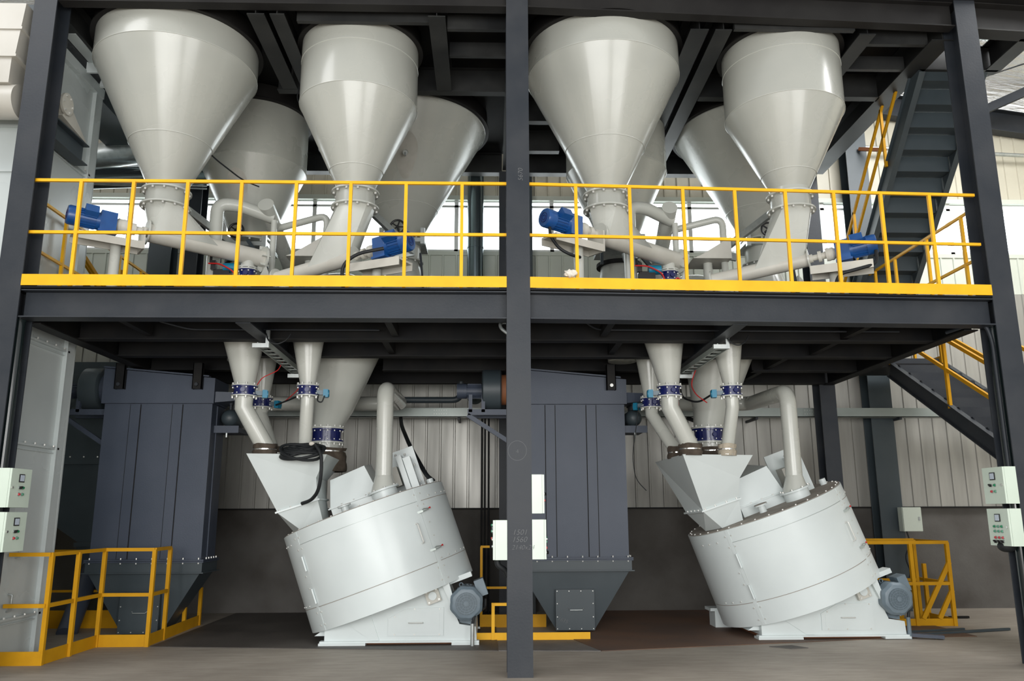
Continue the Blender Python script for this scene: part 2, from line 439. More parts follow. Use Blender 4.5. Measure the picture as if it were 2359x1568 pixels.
# roof: foil-backed sheets with a skylight opening on the right
def roofq(x0, x1, y0, y1, name='ceiling', material='foil'):
    b = MB()
    b.hexa([V((x0, y0, raf_z(x0)+0.45)), V((x1, y0, raf_z(x1)+0.45)), V((x1, y1, raf_z(x1)+0.45)), V((x0, y1, raf_z(x0)+0.45)),
            V((x0, y0, raf_z(x0)+0.5)), V((x1, y0, raf_z(x1)+0.5)), V((x1, y1, raf_z(x1)+0.5)), V((x0, y1, raf_z(x0)+0.5))])
    return struct(b.build(name, material, smooth=False))
roofq(-10.5, 5.0, -1.5, 5.6); roofq(5.0, 11, 3.4, 5.6); roofq(5.0, 5.6, -1.5, 3.4); roofq(9.4, 11, -1.5, 3.4)
roofq(5.6, 9.4, -1.5, 3.4, 'window_10', 'glass')
# portal frame of the hall: gable rafter and wall columns
def tg(o, l, c, g=None): return tag(o, l, c, g)
rb = MB(); rb.ibeam((5.0, 5.32, raf_z(5.0)+0.2), (11, 5.32, raf_z(11)+0.2), 0.2, 0.42, upv=(0, 0, 1))
tg(rb.build('roof_beam', 'steel'), 'dark sloping roof beam along the top of the back wall, right side', 'beam')
rb = MB(); rb.ibeam((-10.4, 5.32, 9.19), (5.0, 5.32, 9.19), 0.2, 0.42)
tg(rb.build('roof_beam', 'steel'), 'dark level roof beam along the top of the back wall, behind the left storage hoppers', 'beam')
for x, l in ((6.3, 'tall dark hall column against the back wall, right of the deck and beside the wall box'),
             (0.25, 'dark hall column at the back wall, peeping out right of the central column'),
             (-5.95, 'dark hall column at the back wall, behind the left end of the upper railing')):
    cb = MB(); cb.ibeam((x, 5.28, 0), (x, 5.28, 8.96 if x < 5 else 8.72), 0.38, 0.30, upv=(0, 1, 0))
    tg(cb.build('steel_column', 'bluegrey_dk'), l, 'column', 'columns of the hall wall')
cb = MB(); cb.tube([(5.0, 5.22, 8.11), (10.6, 5.22, 7.86)], 0.035)
tg(cb.build('conduit_pipe', 'galv'), 'long bright horizontal pipe high on the back wall, right side', 'pipe')
cb = MB(); cb.bar((6.62, 4.7, 7.75), (6.35, 5.1, 7.95), 0.06, 0.06)
tg(cb.build('pipe_bracket', 'rope'), 'small rusty bracket hanging under the high wall pipe', 'bracket')
# roof purlin / tie seen at upper right
cb = MB(); cb.bar((8.15, 5.22, 8.50), (9.3, 4.2, 8.80), 0.05, 0.16)
tg(cb.build('roof_brace', 'steel'), 'slanting dark brace under the foil roof at the upper right', 'brace')
cb = MB(); cb.tube([(7.0, 3.6, 8.25), (8.9, 3.4, 8.85)], 0.012)
tg(cb.build('tie_rod', 'steel_dk'), 'thin dark tie rod crossing in front of the foil roof, upper right', 'rod')

# floor plates
def fplate(pts, material, label, cat='floor plate'):
    b = MB(); b.prism([(x, y, 0.0) for x, y in pts], (0, 0, 0.008))
    tg(b.build('floor_plate', material, smooth=False), label, cat, 'steel plates let into the floor')
fplate([(-4.35, 2.07), (-0.2, 1.58), (-0.2, 5.45), (-4.35, 5.45)], 'plate', 'dark dusty steel floor plate under the left mixer')
fplate([(-0.19, 1.58), (0.98, 1.5), (0.75, 2.35), (-0.19, 2.35)], 'plateg', 'grey ribbed floor plate behind the central column foot')
fplate([(0.99, 1.5), (4.78, 2.31), (5.9, 2.4), (5.9, 5.45), (0.76, 5.45), (0.76, 2.36)], 'rust', 'rusty brown steel floor plate under the right mixer')
fplate([(3.0, 1.72), (3.2, 1.55), (3.42, 1.6), (3.3, 1.80)], 'conc_wall', 'small square drain cover in front of the right mixer')

# ================================================================== STEEL FRAME
ZP = 3.888      # lower deck level
WL, WR, YR = -5.32, 5.384, 0.23
def column(x, y0, z1, label, name='steel_column', w_=0.25, d_=0.30, base=True, group='front columns of the steel frame'):
    t = thing(name, label, 'column', (x, y0+d_/2, 0), group)
    b = MB()
    b.ibeam((x, y0+d_/2, 0.0), (x, y0+d_/2, z1), w_, d_, tf=0.016, tw=0.012, upv=(0, 1, 0))
    b.build('column_shaft', 'steel', t, smooth=False)
    if base:
        b = MB(); b.box(x-w_/2-0.03, x+w_/2+0.03, y0-0.02, y0+d_+0.02, 0, 0.02); b.build('base_plate', 'steel_dk', t, smooth=False)
    return t
cL = column(WL, 0.0, 9.0, 'tall charcoal steel column at the left end of the deck front', base=False)
cM = column(0.0, 0.0, 9.0, 'broad charcoal central column dividing the two bays, chalk numbers on it', base=False)
cR = column(WR, YR, 9.0, 'tall charcoal steel column at the right end of the deck front', base=False)
column(-5.2, 4.5, 7.2, 'dark rear column behind the left end of the upper railing', group='rear columns of the steel frame')
column(-0.02, 4.5, 7.2, 'dark rear column just left of the central column', group='rear columns of the steel frame')
column(5.14, 4.5, 7.2, 'dark rear column under the right end of the deck', group='rear columns of the steel frame')
X_, Z_ = (1, 0, 0), (0, 0, 1)
for txt, size, px, pz in (('1501', 0.075, 0.0, 1.36), ('1560', 0.075, -0.005, 1.29), ('2140x24', 0.065, 0.03, 1.215)):
    text(txt, size, (px, -0.0015, pz), X_, Z_, cM, tilt=0.3)
text('5670', 0.075, (0.03, -0.0015, 5.17), (0, 0, 1), (-1, 0, 0), cM, tilt=0.2)
text('4', 0.06, (-0.02, -0.0015, 2.16), X_, Z_, cM)
b = MB(); b.rings([[V((-0.02+0.095*math.cos(a*PI/20)*k, -0.002, 2.17+0.10*math.sin(a*PI/20)*k)) for a in range(40)] for k in (1, 0.975)], False, False)
b.build('chalk_ring', 'chalk', cM, smooth=False)

frL = lambda x: 0.0 if x < 0 else YR*x/WR      # front line (right bay runs slightly back)
def beam(a, b_, w_, h_, label, group, material='steel', name='steel_beam', tf=0.014):
    b = MB(); b.ibeam(a, b_, w_, h_, tf=tf)
    return tg(b.build(name, material, smooth=False), label, 'beam', group)
zb = 3.715
gL = 'beams under the lower deck'
beam((WL+0.125, 0.12, zb-0.01), (-0.125, 0.12, zb-0.01), 0.20, 0.30, 'grey edge beam under the yellow kick board, left of the central column', 'front edge beams of the lower deck')
beam((0.125, 0.12, zb-0.01), (WR-0.125, YR+0.10, zb-0.01), 0.20, 0.30, 'grey edge beam under the yellow kick board, right of the central column', 'front edge beams of the lower deck')
ordn = ['foremost', 'second', 'third', 'rearmost']
for side, x0, x1 in (('left', -5.15, -0.02), ('right', 0.02, 5.1)):
    for k, y in enumerate((1.22, 2.25, 3.3, 4.45)):
        yy = y+(0.0 if side == 'left' else 0.02)
        if k == 2:
            xc_ = -2.36 if side == 'left' else 3.02
            beam((x0, yy, zb), (xc_-0.55, yy, zb), 0.15, 0.30, 'black cross beam stub left of the broad cone, under the %s half of the lower deck' % side, gL, 'steel_dk')
            x0s = xc_+0.52
        else: x0s = x0
        beam((x0s, yy, zb), (x1, yy, zb), 0.15, 0.30, '%s black cross beam under the %s half of the lower deck, counted from the front' % (ordn[k], side), gL, 'steel_dk')
for x, y0, y1, w_, l in ((-5.2, 0.32, 4.45, 0.16, 'dark edge beam running back under the left side of the lower deck'),
                         (5.14, 0.5, 4.45, 0.16, 'dark edge beam running back under the right side of the lower deck'),
                         (0.0, 0.32, 4.45, 0.16, 'dark beam running back from the central column under the lower deck'),
                         (-2.95, 0.25, 4.4, 0.16, 'dark lengthwise beam over the left cable ladder'),
                         (2.43, 0.25, 4.4, 0.16, 'dark lengthwise beam over the right cable ladder')):
    beam((x, y0, zb-0.01), (x, y1, zb-0.01), w_, 0.31, l, 'lengthwise beams under the lower deck', 'steel_dk' if abs(x) > 5 or x == 0 else 'steel')
for x, y0, y1, l in ((-1.42, 0.25, 1.12, 'short joist under the deck front, right part of the left bay'),
                     (-1.58, 1.3, 2.2, 'short joist behind the big left cone top'),
                     (-4.3, 0.25, 1.12, 'short joist under the deck front, left part of the left bay'),
                     (1.05, 0.25, 1.12, 'short joist under the deck front, just right of the central column'),
                     (1.3, 1.3, 2.2, 'short joist above the right dust collector'),
                     (4.0, 0.35, 2.2, 'short joist under the right part of the right bay'),
                     (3.75, 2.35, 4.4, 'rear joist under the right part of the right bay')):
    b = MB(); b.box(x-0.04, x+0.04, y0, y1, 3.60, 3.72)
    tg(b.build('deck_joist', 'steel_dk', smooth=False), l, 'joist', 'short joists under the lower deck')
b = MB(); b.prism([(-5.42, 0.02, ZP-0.02), (0, 0.02, ZP-0.02), (5.45, 0.25, ZP-0.02), (5.45, 4.6, ZP-0.02), (-5.42, 4.6, ZP-0.02)], (0, 0, 0.02))
tg(b.build('deck_plate', 'steel_dk', smooth=False), 'dark steel plate floor of the lower deck, carried on the beams', 'deck')
# upper deck
zu = 7.375
gU = 'beams under the upper deck'
M['steel_up'] = mat('upper_steel_paint', (0.018, 0.019, 0.020), 0.45, col2=(0.040, 0.041, 0.040), nscale=2.0, spec=0.3, rvar=0.1)
beam((WL+0.125, 0.075, zu+0.02), (-0.125, 0.075, zu+0.02), 0.14, 0.32, 'dark beam across the top front, left of the central column', 'front beams of the upper deck', 'primer')
beam((0.125, 0.075, zu+0.02), (WR-0.125, YR+0.10, zu+0.02), 0.14, 0.32, 'dark beam across the top front, right of the central column', 'front beams of the upper deck', 'primer')
beam((WR+0.125, YR+0.12, zu), (8.2, YR+0.32, zu), 0.20, 0.36, 'dark beam stub running on beyond the right column at the top', 'front beams of the upper deck', 'primer')
for x, y0, y1, w_, l in ((-5.34, 0.3, 4.45, 0.20, 'dark upper side beam above the left edge of the deck'),
                         (5.24, 0.5, 4.5, 0.28, 'pale-lit upper side beam running back from the right column'),
                         (-3.02, 0.16, 1.85, 0.20, 'left one of the twin upper beams in the left bay'),
                         (-2.775, 0.16, 1.85, 0.17, 'right one of the twin upper beams in the left bay'),
                         (-0.93, 0.16, 1.85, 0.20, 'upper lengthwise beam right of the cylindrical hopper in the left bay'),
                         (2.20, 0.35, 4.45, 0.22, 'left one of the twin upper beams in the right bay'),
                         (2.49, 0.35, 4.45, 0.20, 'right one of the twin upper beams in the right bay'),
                         (4.26, 0.4, 1.9, 0.20, 'upper lengthwise beam right of the cylindrical hopper in the right bay'),
                         (0.0, 0.3, 4.45, 0.18, 'upper beam running back behind the central column'),
                         (6.28, 0.45, 1.2, 0.20, 'outer upper beam at the head of the upper stair')):
    beam((x, y0, zu), (x, y1, zu), w_, 0.36, l, 'lengthwise beams under the upper deck', 'steel_up')
for x0, x1, y, l in ((-3.2, -0.1, 1.92, 'upper cross beam above the rear hoppers of the left bay'),
                     (0.1, 0.85, 2.75, 'upper cross beam behind the large front hopper of the right bay'),
                     (4.1, 5.12, 1.95, 'upper cross beam right of the cylindrical hopper of the right bay'),
                     (2.6, 3.0, 2.0, 'short upper cross beam beside the twin beams of the right bay'),
                     (-5.1, -0.1, 4.62, 'rearmost upper cross beam, left bay'), (0.1, 5.1, 4.62, 'rearmost upper cross beam, right bay'),
                     (-3.02, -2.80, 3.75, 'upper cross beam between the rear hoppers, left bay'), (0.1, 0.80, 3.75, 'upper cross beam just right of the central column, well back'),
                     (5.3, 6.35, 1.22, 'cross beam carrying the head of the upper stair')):
    beam((x0, y, zu), (x1, y, zu), 0.12 if y < 4 else 0.16, 0.36, l, gU, 'steel_up')
for x0, x1, y, l in ((-2.58, -0.95, 0.3, 'thin cross channel over the cylindrical hopper, left bay'), (2.62, 4.08, 0.34, 'thin cross channel over the cylindrical hopper, right bay'),
                     (-0.82, -0.1, 0.42, 'front thin purlin under the upper deck, left of the central column'), (-0.82, -0.1, 1.0, 'rear thin purlin under the upper deck, left of the central column'),
                     (4.29, 5.12, 0.62, 'front thin purlin under the upper deck at the right column'), (4.29, 5.12, 1.2, 'rear thin purlin under the upper deck at the right column')):
    b = MB(); b.box(x0, x1, y, y+0.06, 7.21, 7.40)
    tg(b.build('purlin', 'steel_up', smooth=False), l, 'beam', 'thin purlins under the upper deck')
b = MB(); b.prism([(-5.42, 0.02, 7.56), (0, 0.02, 7.56), (8.2, 0.25, 7.56), (8.2, 1.0, 7.56), (5.45, 1.0, 7.56), (5.45, 4.6, 7.56), (-5.42, 4.6, 7.56)], (0, 0, 0.02))
tg(b.build('deck_plate', 'steel_dk', smooth=False), 'black steel plate floor of the upper deck above the hoppers', 'deck')

# ================================================================== YELLOW RAILINGS
def railing(label, pts, zt, zm, posts, toe=(0.0, 0.12), group=None, t=0.035, material='yellow', toe_pts=None, name='guard_rail', extra=None, toe_off=0.0):
    """pts: floor polyline [(x,y)], posts: [(x,y,ztop)]"""
    z0 = toe[0]
    root = thing(name, label, 'railing', (pts[0][0], pts[0][1], z0), group)
    for nm, z in (('top_rail', zt), ('middle_rail', zm)):
        if z is None: continue
        b = MB()
        for i in range(len(pts)-1):
            b.bar((*pts[i], z), (*pts[i+1], z), t*0.84, t*0.9)
        b.build(nm, material, root, smooth=False)
    if toe[1] > toe[0]:
        b = MB(); tp = toe_pts or pts
        for i in range(len(tp)-1):
            b.bar((tp[i][0], tp[i][1]-toe_off, (toe[0]+toe[1])/2), (tp[i+1][0], tp[i+1][1]-toe_off, (toe[0]+toe[1])/2), 0.008, toe[1]-toe[0])
        b.build('kick_board', material, root, smooth=False)
    for p in posts:
        b = MB(); b.box(p[0]-t/2, p[0]+t/2, p[1]-t/2, p[1]+t/2, p[3] if len(p) > 3 else toe[0], p[2]); b.build('post', material, root, smooth=False)
    if extra:
        for (a, c) in extra:
            b = MB(); b.bar(a, c, t*0.7, t*1.2); b.build('brace', material, root, smooth=False)
    return root
g = 'railings of the lower deck'
railing('long yellow railing along the deck front, left of the central column', [(-5.25, 0.06), (-0.125, 0.06)], 5.085, 4.495,
        [(x, 0.06, 5.08) for x in (-4.72, -4.16, -3.58, -3.0, -2.41, -1.82, -1.22, -0.61)], (ZP, 4.008), g, toe_pts=[(-5.19, 0.06), (-0.125, 0.06)], toe_off=0.07)
railing('long yellow railing along the deck front, right of the central column', [(0.125, 0.06), (5.23, YR+0.05)], 5.085, 4.495,
        [(x, 0.06+x/WR*YR, 5.08) for x in (0.64, 1.24, 1.84, 2.43, 3.01, 3.57, 4.12, 4.69)], (ZP, 4.008), g, toe_pts=[(0.125, 0.07), (5.255, YR+0.06)], toe_off=0.07)
railing('yellow side railing of the deck in front of the white booth', [(-5.42, 0.35), (-5.42, 4.5)], 5.05, 4.47,
        [(-5.42, y, 5.05) for y in (0.55, 1.15, 2.6, 3.3, 4.4)], (ZP, 3.98), g)
railing('yellow side railing of the deck behind the right column', [(5.46, 0.6), (5.46, 3.75)], 5.08, 4.47,
        [(5.46, y, 5.08) for y in (0.95, 1.75, 2.6, 3.2, 3.7)], (ZP, 3.98), g)
railing('yellow rear railing of the deck, far left behind the screw conveyor', [(-5.4, 4.5), (-4.95, 4.5)], 5.15, 4.7,
        [(-4.97, 4.5, 5.15)], (ZP, 3.98), g)
# floor-level railings
railing('cranked yellow floor railing around the left dust collector, by the left column',
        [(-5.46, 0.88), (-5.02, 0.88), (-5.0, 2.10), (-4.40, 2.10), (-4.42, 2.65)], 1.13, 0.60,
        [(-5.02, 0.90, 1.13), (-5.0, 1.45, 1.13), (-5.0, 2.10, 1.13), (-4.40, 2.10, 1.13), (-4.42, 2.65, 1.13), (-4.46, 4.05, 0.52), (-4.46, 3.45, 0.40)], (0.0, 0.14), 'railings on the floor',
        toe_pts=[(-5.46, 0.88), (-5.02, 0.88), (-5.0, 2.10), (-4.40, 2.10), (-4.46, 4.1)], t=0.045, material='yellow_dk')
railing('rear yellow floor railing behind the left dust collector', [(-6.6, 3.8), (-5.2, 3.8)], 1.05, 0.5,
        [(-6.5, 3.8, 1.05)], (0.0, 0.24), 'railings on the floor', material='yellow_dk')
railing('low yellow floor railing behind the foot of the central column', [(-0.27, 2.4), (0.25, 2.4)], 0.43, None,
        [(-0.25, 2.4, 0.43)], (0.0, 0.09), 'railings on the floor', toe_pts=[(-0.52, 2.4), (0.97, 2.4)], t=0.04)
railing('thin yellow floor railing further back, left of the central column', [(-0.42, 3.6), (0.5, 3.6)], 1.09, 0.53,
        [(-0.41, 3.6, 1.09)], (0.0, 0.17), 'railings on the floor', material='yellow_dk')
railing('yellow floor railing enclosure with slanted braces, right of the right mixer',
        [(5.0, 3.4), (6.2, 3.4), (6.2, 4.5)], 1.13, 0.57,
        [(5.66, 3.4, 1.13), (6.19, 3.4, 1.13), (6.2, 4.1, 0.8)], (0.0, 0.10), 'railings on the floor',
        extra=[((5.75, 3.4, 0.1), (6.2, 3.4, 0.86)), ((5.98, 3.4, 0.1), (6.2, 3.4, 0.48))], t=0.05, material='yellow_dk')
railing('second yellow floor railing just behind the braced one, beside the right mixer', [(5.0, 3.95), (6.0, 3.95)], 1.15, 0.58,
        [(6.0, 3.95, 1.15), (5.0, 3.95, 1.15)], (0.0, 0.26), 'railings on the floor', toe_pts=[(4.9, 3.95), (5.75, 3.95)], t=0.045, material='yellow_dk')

# ================================================================== STAIRS
def stair(label, x0, x1, top, bot, n, tread_d, group, riser=True, stringer=0.26, name='steel_stair'):
    (yt, zt), (yb, zb_) = top, bot
    root = thing(name, label, 'stairs', ((x0+x1)/2, yb, zb_), group)
    for x in (x0, x1):
        b = MB(); b.bar((x, yt, zt-0.06), (x, yb, zb_-0.02), 0.02, stringer)
        d = (V((0, yb-yt, zb_-zt))).normalized(); nrm = V((0, -d.z, d.y))
        for sg in (-1, 1):
            b.bar(V((x, yt, zt-0.06))+nrm*sg*stringer/2, V((x, yb, zb_-0.02))+nrm*sg*stringer/2, 0.075, 0.014, upv=nrm)
        b.build('stringer', 'bluegrey_dk', root, smooth=False)
    s = 1 if yt > yb else -1
    for i in range(n):
        f = (i+0.5)/n
        y = yt+(yb-yt)*f; z = zt+(zb_-zt)*f
        b = MB(); b.box(x0+0.02, x1-0.02, min(y, y+s*tread_d), max(y, y+s*tread_d), z-0.02, z)
        if riser: b.box(x0+0.02, x1-0.02, y+s*tread_d-0.006, y+s*tread_d+0.006, z-0.02, z+0.15 if not riser == 'down' else z)
        b.build('tread', 'bluegrey_dk' if s < 0 else 'steel', root, smooth=False)
    return root
st1 = thing('steel_stair', 'steep dark stair from the lower to the upper deck, behind the right column', 'stairs', (5.7, 4.4, ZP))
yt, zt, yb, zbm = 1.2, 7.22, 4.45, 3.9
d = V((0, yb-yt, zbm-zt)).normalized(); nrm = V((0, -d.z, d.y))
for x in (5.30, 6.12):
    b = MB(); b.bar((x, yt, zt), (x, yb, zbm), 0.016, 0.24)
    for sg in (-1, 1):
        b.bar(V((x, yt, zt))+nrm*sg*0.12, V((x, yb, zbm))+nrm*sg*0.12, 0.08, 0.014, upv=nrm)
    b.build('stringer', 'bluegrey_dk', st1, smooth=False)
n = 15
for i in range(n):
    f = (i+0.6)/n; y = yt+(yb-yt)*f; z = zt+(zbm-zt)*f
    b = MB(); b.box(5.33, 6.10, y-0.10, y+0.12, z-0.018, z); b.box(5.33, 6.10, y-0.112, y-0.10, z-0.02, z+0.20)
    b.build('tread', 'bluegrey_dk', st1, smooth=False)
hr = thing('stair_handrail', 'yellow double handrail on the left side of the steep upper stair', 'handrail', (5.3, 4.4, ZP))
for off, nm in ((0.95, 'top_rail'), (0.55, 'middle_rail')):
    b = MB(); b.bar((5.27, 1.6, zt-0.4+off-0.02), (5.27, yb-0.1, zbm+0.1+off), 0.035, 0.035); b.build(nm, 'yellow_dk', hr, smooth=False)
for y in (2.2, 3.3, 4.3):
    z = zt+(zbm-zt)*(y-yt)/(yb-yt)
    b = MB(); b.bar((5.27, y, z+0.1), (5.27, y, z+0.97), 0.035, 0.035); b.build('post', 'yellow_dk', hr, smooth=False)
# lower right stair, coming down towards the viewer
st2 = thing('steel_stair', 'lower stair descending from the right rear corner of the deck', 'stairs', (6.5, 2.0, 2.6))
T0, T1 = V((0, 4.2, 3.84)), V((0, -2.22, 0.11))
dd = (T1-T0).normalized()
for x in (6.05, 6.9):
    b = MB(); p0 = T0+V((x, 0, -0.08)); p1 = T1+V((x, 0, -0.08))
    b.bar(p0, p1, 0.016, 0.22); nrm2 = V((0, dd.z, -dd.y))
    for sg in (-1, 1): b.bar(p0+nrm2*sg*0.11, p1+nrm2*sg*0.11, 0.08, 0.014, upv=nrm2)
    b.build('stringer', 'steel', st2, smooth=False)
n = 22
for i in range(n):
    f = (i+0.3)/n; p = T0.lerp(T1, f)
    b = MB(); b.box(6.08, 6.87, p.y-0.14, p.y+0.14, p.z-0.015, p.z+0.005); b.box(6.08, 6.87, p.y-0.145, p.y-0.135, p.z-0.05, p.z+0.005); b.box(6.08, 6.87, p.y+0.125, p.y+0.135, p.z, p.z+0.16)
    b.build('tread', 'steel', st2, smooth=False)
b = MB(); b.box(5.55, 6.95, 4.2, 5.0, 3.80, 3.86); tg(b.build('stair_landing', 'steel_dk', smooth=False), 'dark landing plate at the head of the lower right stair', 'landing')
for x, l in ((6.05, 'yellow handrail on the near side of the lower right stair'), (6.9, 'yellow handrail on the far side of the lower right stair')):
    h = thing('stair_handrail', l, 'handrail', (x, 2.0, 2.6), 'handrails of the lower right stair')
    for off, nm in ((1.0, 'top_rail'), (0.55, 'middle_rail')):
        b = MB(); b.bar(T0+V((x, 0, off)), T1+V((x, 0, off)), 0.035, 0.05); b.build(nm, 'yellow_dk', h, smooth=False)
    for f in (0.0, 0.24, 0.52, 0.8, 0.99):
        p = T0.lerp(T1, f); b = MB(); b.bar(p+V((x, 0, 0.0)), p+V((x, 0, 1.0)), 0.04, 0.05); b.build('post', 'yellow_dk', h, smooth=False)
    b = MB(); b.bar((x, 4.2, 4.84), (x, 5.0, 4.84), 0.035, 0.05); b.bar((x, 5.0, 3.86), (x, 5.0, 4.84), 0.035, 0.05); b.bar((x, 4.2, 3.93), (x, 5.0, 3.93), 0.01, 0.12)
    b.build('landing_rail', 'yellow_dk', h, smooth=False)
# stair behind the booth, left
h = thing('stair_handrail', 'yellow slanting stair rails behind the white booth, far left of the deck', 'handrail', (-5.9, 3.4, ZP))
for x, z in ((-6.05, 0), (-5.75, -0.35)):
    b = MB(); b.bar((x-0.45, 2.2, 5.95+z), (x+0.25, 4.3, 4.15+z), 0.04, 0.05); b.build('rail', 'yellow_dk', h, smooth=False)
b = MB(); b.bar((-5.62, 3.1, 3.9), (-5.62, 3.1, 5.0), 0.05, 0.05); b.build('post', 'yellow_dk', h, smooth=False)
h = thing('steel_stair', 'dark stair end seen low behind the white booth on the left of the deck', 'stairs', (-5.9, 3.6, ZP))
b = MB(); b.bar((-6.2, 2.5, 4.9), (-5.55, 4.4, 3.95), 0.03, 0.2); b.build('stringer', 'steel_dk', h, smooth=False)
for i in range(5):
    b = MB(); b.box(-6.7+0.13*i, -6.2+0.13*i, 2.55+0.36*i, 2.85+0.36*i, 4.78-0.19*i, 4.80-0.19*i); b.build('tread', 'steel_dk', h, smooth=False)

# ================================================================== WHITE BOOTH (left)
bt = thing('drying_booth', 'large grey-white sheet-metal booth standing left of the steel frame, full height', 'machine', (-6.8, 1.2, 0))
b = MB(); b.box(-9.5, -5.5, 0.55, 1.72, 0, 7.05); b.build('cabinet', 'booth', bt, smooth=False)
for z in (0.45, 2.32, 3.5, 5.82):
    b = MB(); b.box(-5.5, -5.46, 0.55, 1.64, z-0.012, z+0.012); b.box(-5.5, -5.475, 0.55, 1.64, z-0.06, z-0.05); b.build('panel_seam', 'booth', bt, smooth=False)
    bolts([V((-5.455, y, z+0.012)) for y in (0.7, 0.9, 1.1, 1.3, 1.5)], (0, 0, 1), 0.012, 0.02, bt)
b = MB(); b.box(-5.5, -5.46, 1.58, 1.74, 0, 7.05); b.box(-5.5, -5.45, 1.56, 1.58, 0, 7.05); b.build('corner_strip', 'booth', bt, smooth=False)
b = MB(); b.box(-5.5, -5.44, 0.55, 1.74, 6.95, 7.08); b.build('top_flange', 'booth', bt, smooth=False)
for z in (5.4, 5.95, 6.75):
    b = MB(); b.box(-9.5, -5.5, 0.52, 0.55, z-0.015, z+0.015); b.build('front_seam', 'booth', bt, smooth=False)
for y, z in ((1.05, 1.18), (1.0, 0.62)):
    b = MB(); b.tube([(-5.5, y, z-0.09), (-5.45, y, z-0.08), (-5.45, y, z+0.08), (-5.5, y, z+0.09)], 0.01, n=8); b.build('door_handle', 'galv', bt)
t = thing('exhaust_duct', 'fat horizontal beige duct with square hood in front of the booth, upper left corner', 'duct', (-6.5, 0.1, 6.1))
b = MB(); b.cyl((-8.5, 0.12, 6.03), (-5.52, 0.12, 6.03), 0.19, n=40); b.build('duct_pipe', 'duct', t)
b = MB(); b.box(-8.5, -5.58, -0.05, 0.5, 6.18, 6.48); b.hexa([V(p) for p in ((-8.5, -0.05, 6.50), (-5.55, -0.05, 6.50), (-5.55, 0.5, 6.50), (-8.5, 0.5, 6.50), (-8.5, -0.05, 7.15), (-5.50, -0.05, 7.15), (-5.50, 0.5, 7.15), (-8.5, 0.5, 7.15))]); b.build('duct_hood', 'duct', t, smooth=False)
b = MB(); b.box(-8.5, -5.52, -0.08, 0.52, 6.48, 6.51); b.box(-8.5, -5.50, -0.07, 0.5, 6.82, 6.85); b.build('hood_flange', 'duct', t, smooth=False)
t = thing('inspection_port', 'round beige port with bolted cover sticking out of the booth beside the left column', 'port', (-5.4, 1.0, 6.3))
b = MB(); b.cyl((-5.5, 0.64, 6.29), (-5.32, 0.64, 6.29), 0.11); b.build('port_pipe', 'cream', t)
b = MB(); b.cyl((-5.32, 0.64, 6.29), (-5.29, 0.64, 6.29), 0.13); b.build('port_cover', 'cream', t)
bolts(ringpts((-5.29, 0.64, 6.29), (1, 0, 0), 0.10, 6), (1, 0, 0), 0.014, 0.015, t)
b = MB(); b.prism([(-5.46, 0.60, 6.13), (-5.46, 1.22, 6.05), (-5.46, 0.75, 6.33)], (0.14, 0, 0)); b.build('port_bracket', 'cream', t, smooth=False)
t = MB(); t.ibeam((-5.37, 0.45, 5.90), (-5.37, 1.22, 5.90), 0.16, 0.26); tg(t.build('support_beam', 'bluegrey_dk', smooth=False), 'short dark beam stub below the round port on the booth side', 'beam')
t = MB(); t.tube([(-5.58, 1.93, 7.2), (-5.55, 1.93, 0.0)], 0.024, n=12)
tg(t.build('conduit_pipe', 'booth'), 'thin pale vertical pipe running down the rear edge of the booth', 'pipe')
t = MB(); t.box(-6.2, -5.62, 0.55, 4.4, 7.09, 7.54)
tg(t.build('support_beam', 'bluegrey_dk', smooth=False), 'deep dark trunking lying on top of the booth beside the large left hopper', 'beam')
t = MB()
t.bar((-5.35, 0.6, 7.2), (-5.35, 1.9, 7.2), 0.14, 0.03); t.bar((-5.35, 1.25, 7.05), (-5.35, 1.25, 7.35), 0.2, 0.03); t.bar((-5.35, 1.6, 7.05), (-5.35, 1.7, 7.35), 0.2, 0.03)
tg(t.build('support_beam', 'booth', smooth=False), 'grey channel frame resting on top of the booth', 'beam')
t = MB(); t.cyl((-6.9, 3.6, 6.9), (-5.4, 3.6, 7.15), 0.2, n=28); tg(t.build('silver_duct', 'galv'), 'short bright duct between booth and large left hopper', 'duct')
t = MB(); t.cyl((-6.6, 3.0, 6.35), (-4.9, 4.2, 6.95), 0.16, n=28); tg(t.build('silver_duct', 'silverpipe'), 'dark slanting duct between booth and large left hopper', 'duct')
for k in range(3):
    t = MB(); t.tube([(-6.3, 2.6, 6.12+0.0*k), (-4.9, 4.2, 6.72+0.05*k)], 0.014, n=8); tg(t.build('conduit_pipe', 'galv'), 'thin bright conduit fanned out below the dark slanting duct', 'pipe', 'conduits beside the booth')
t = MB(); t.tube([(-0.55, 5.0, 9.3), (-0.55, 5.0, 3.7), (-0.55, 5.5, 3.5)], 0.14, n=32, fillet=0.2)
for z in (6.0,): t.cyl((-0.55, 5.0, z-0.01), (-0.55, 5.0, z+0.01), 0.148, n=32)
tg(t.build('vertical_duct', 'silverpipe'), 'dark silvery vertical duct left of the central column, behind the upper railing', 'duct')
t = MB(); t.box(-8.3, -6.45, 2.2, 4.6, 2.35, 3.5); 
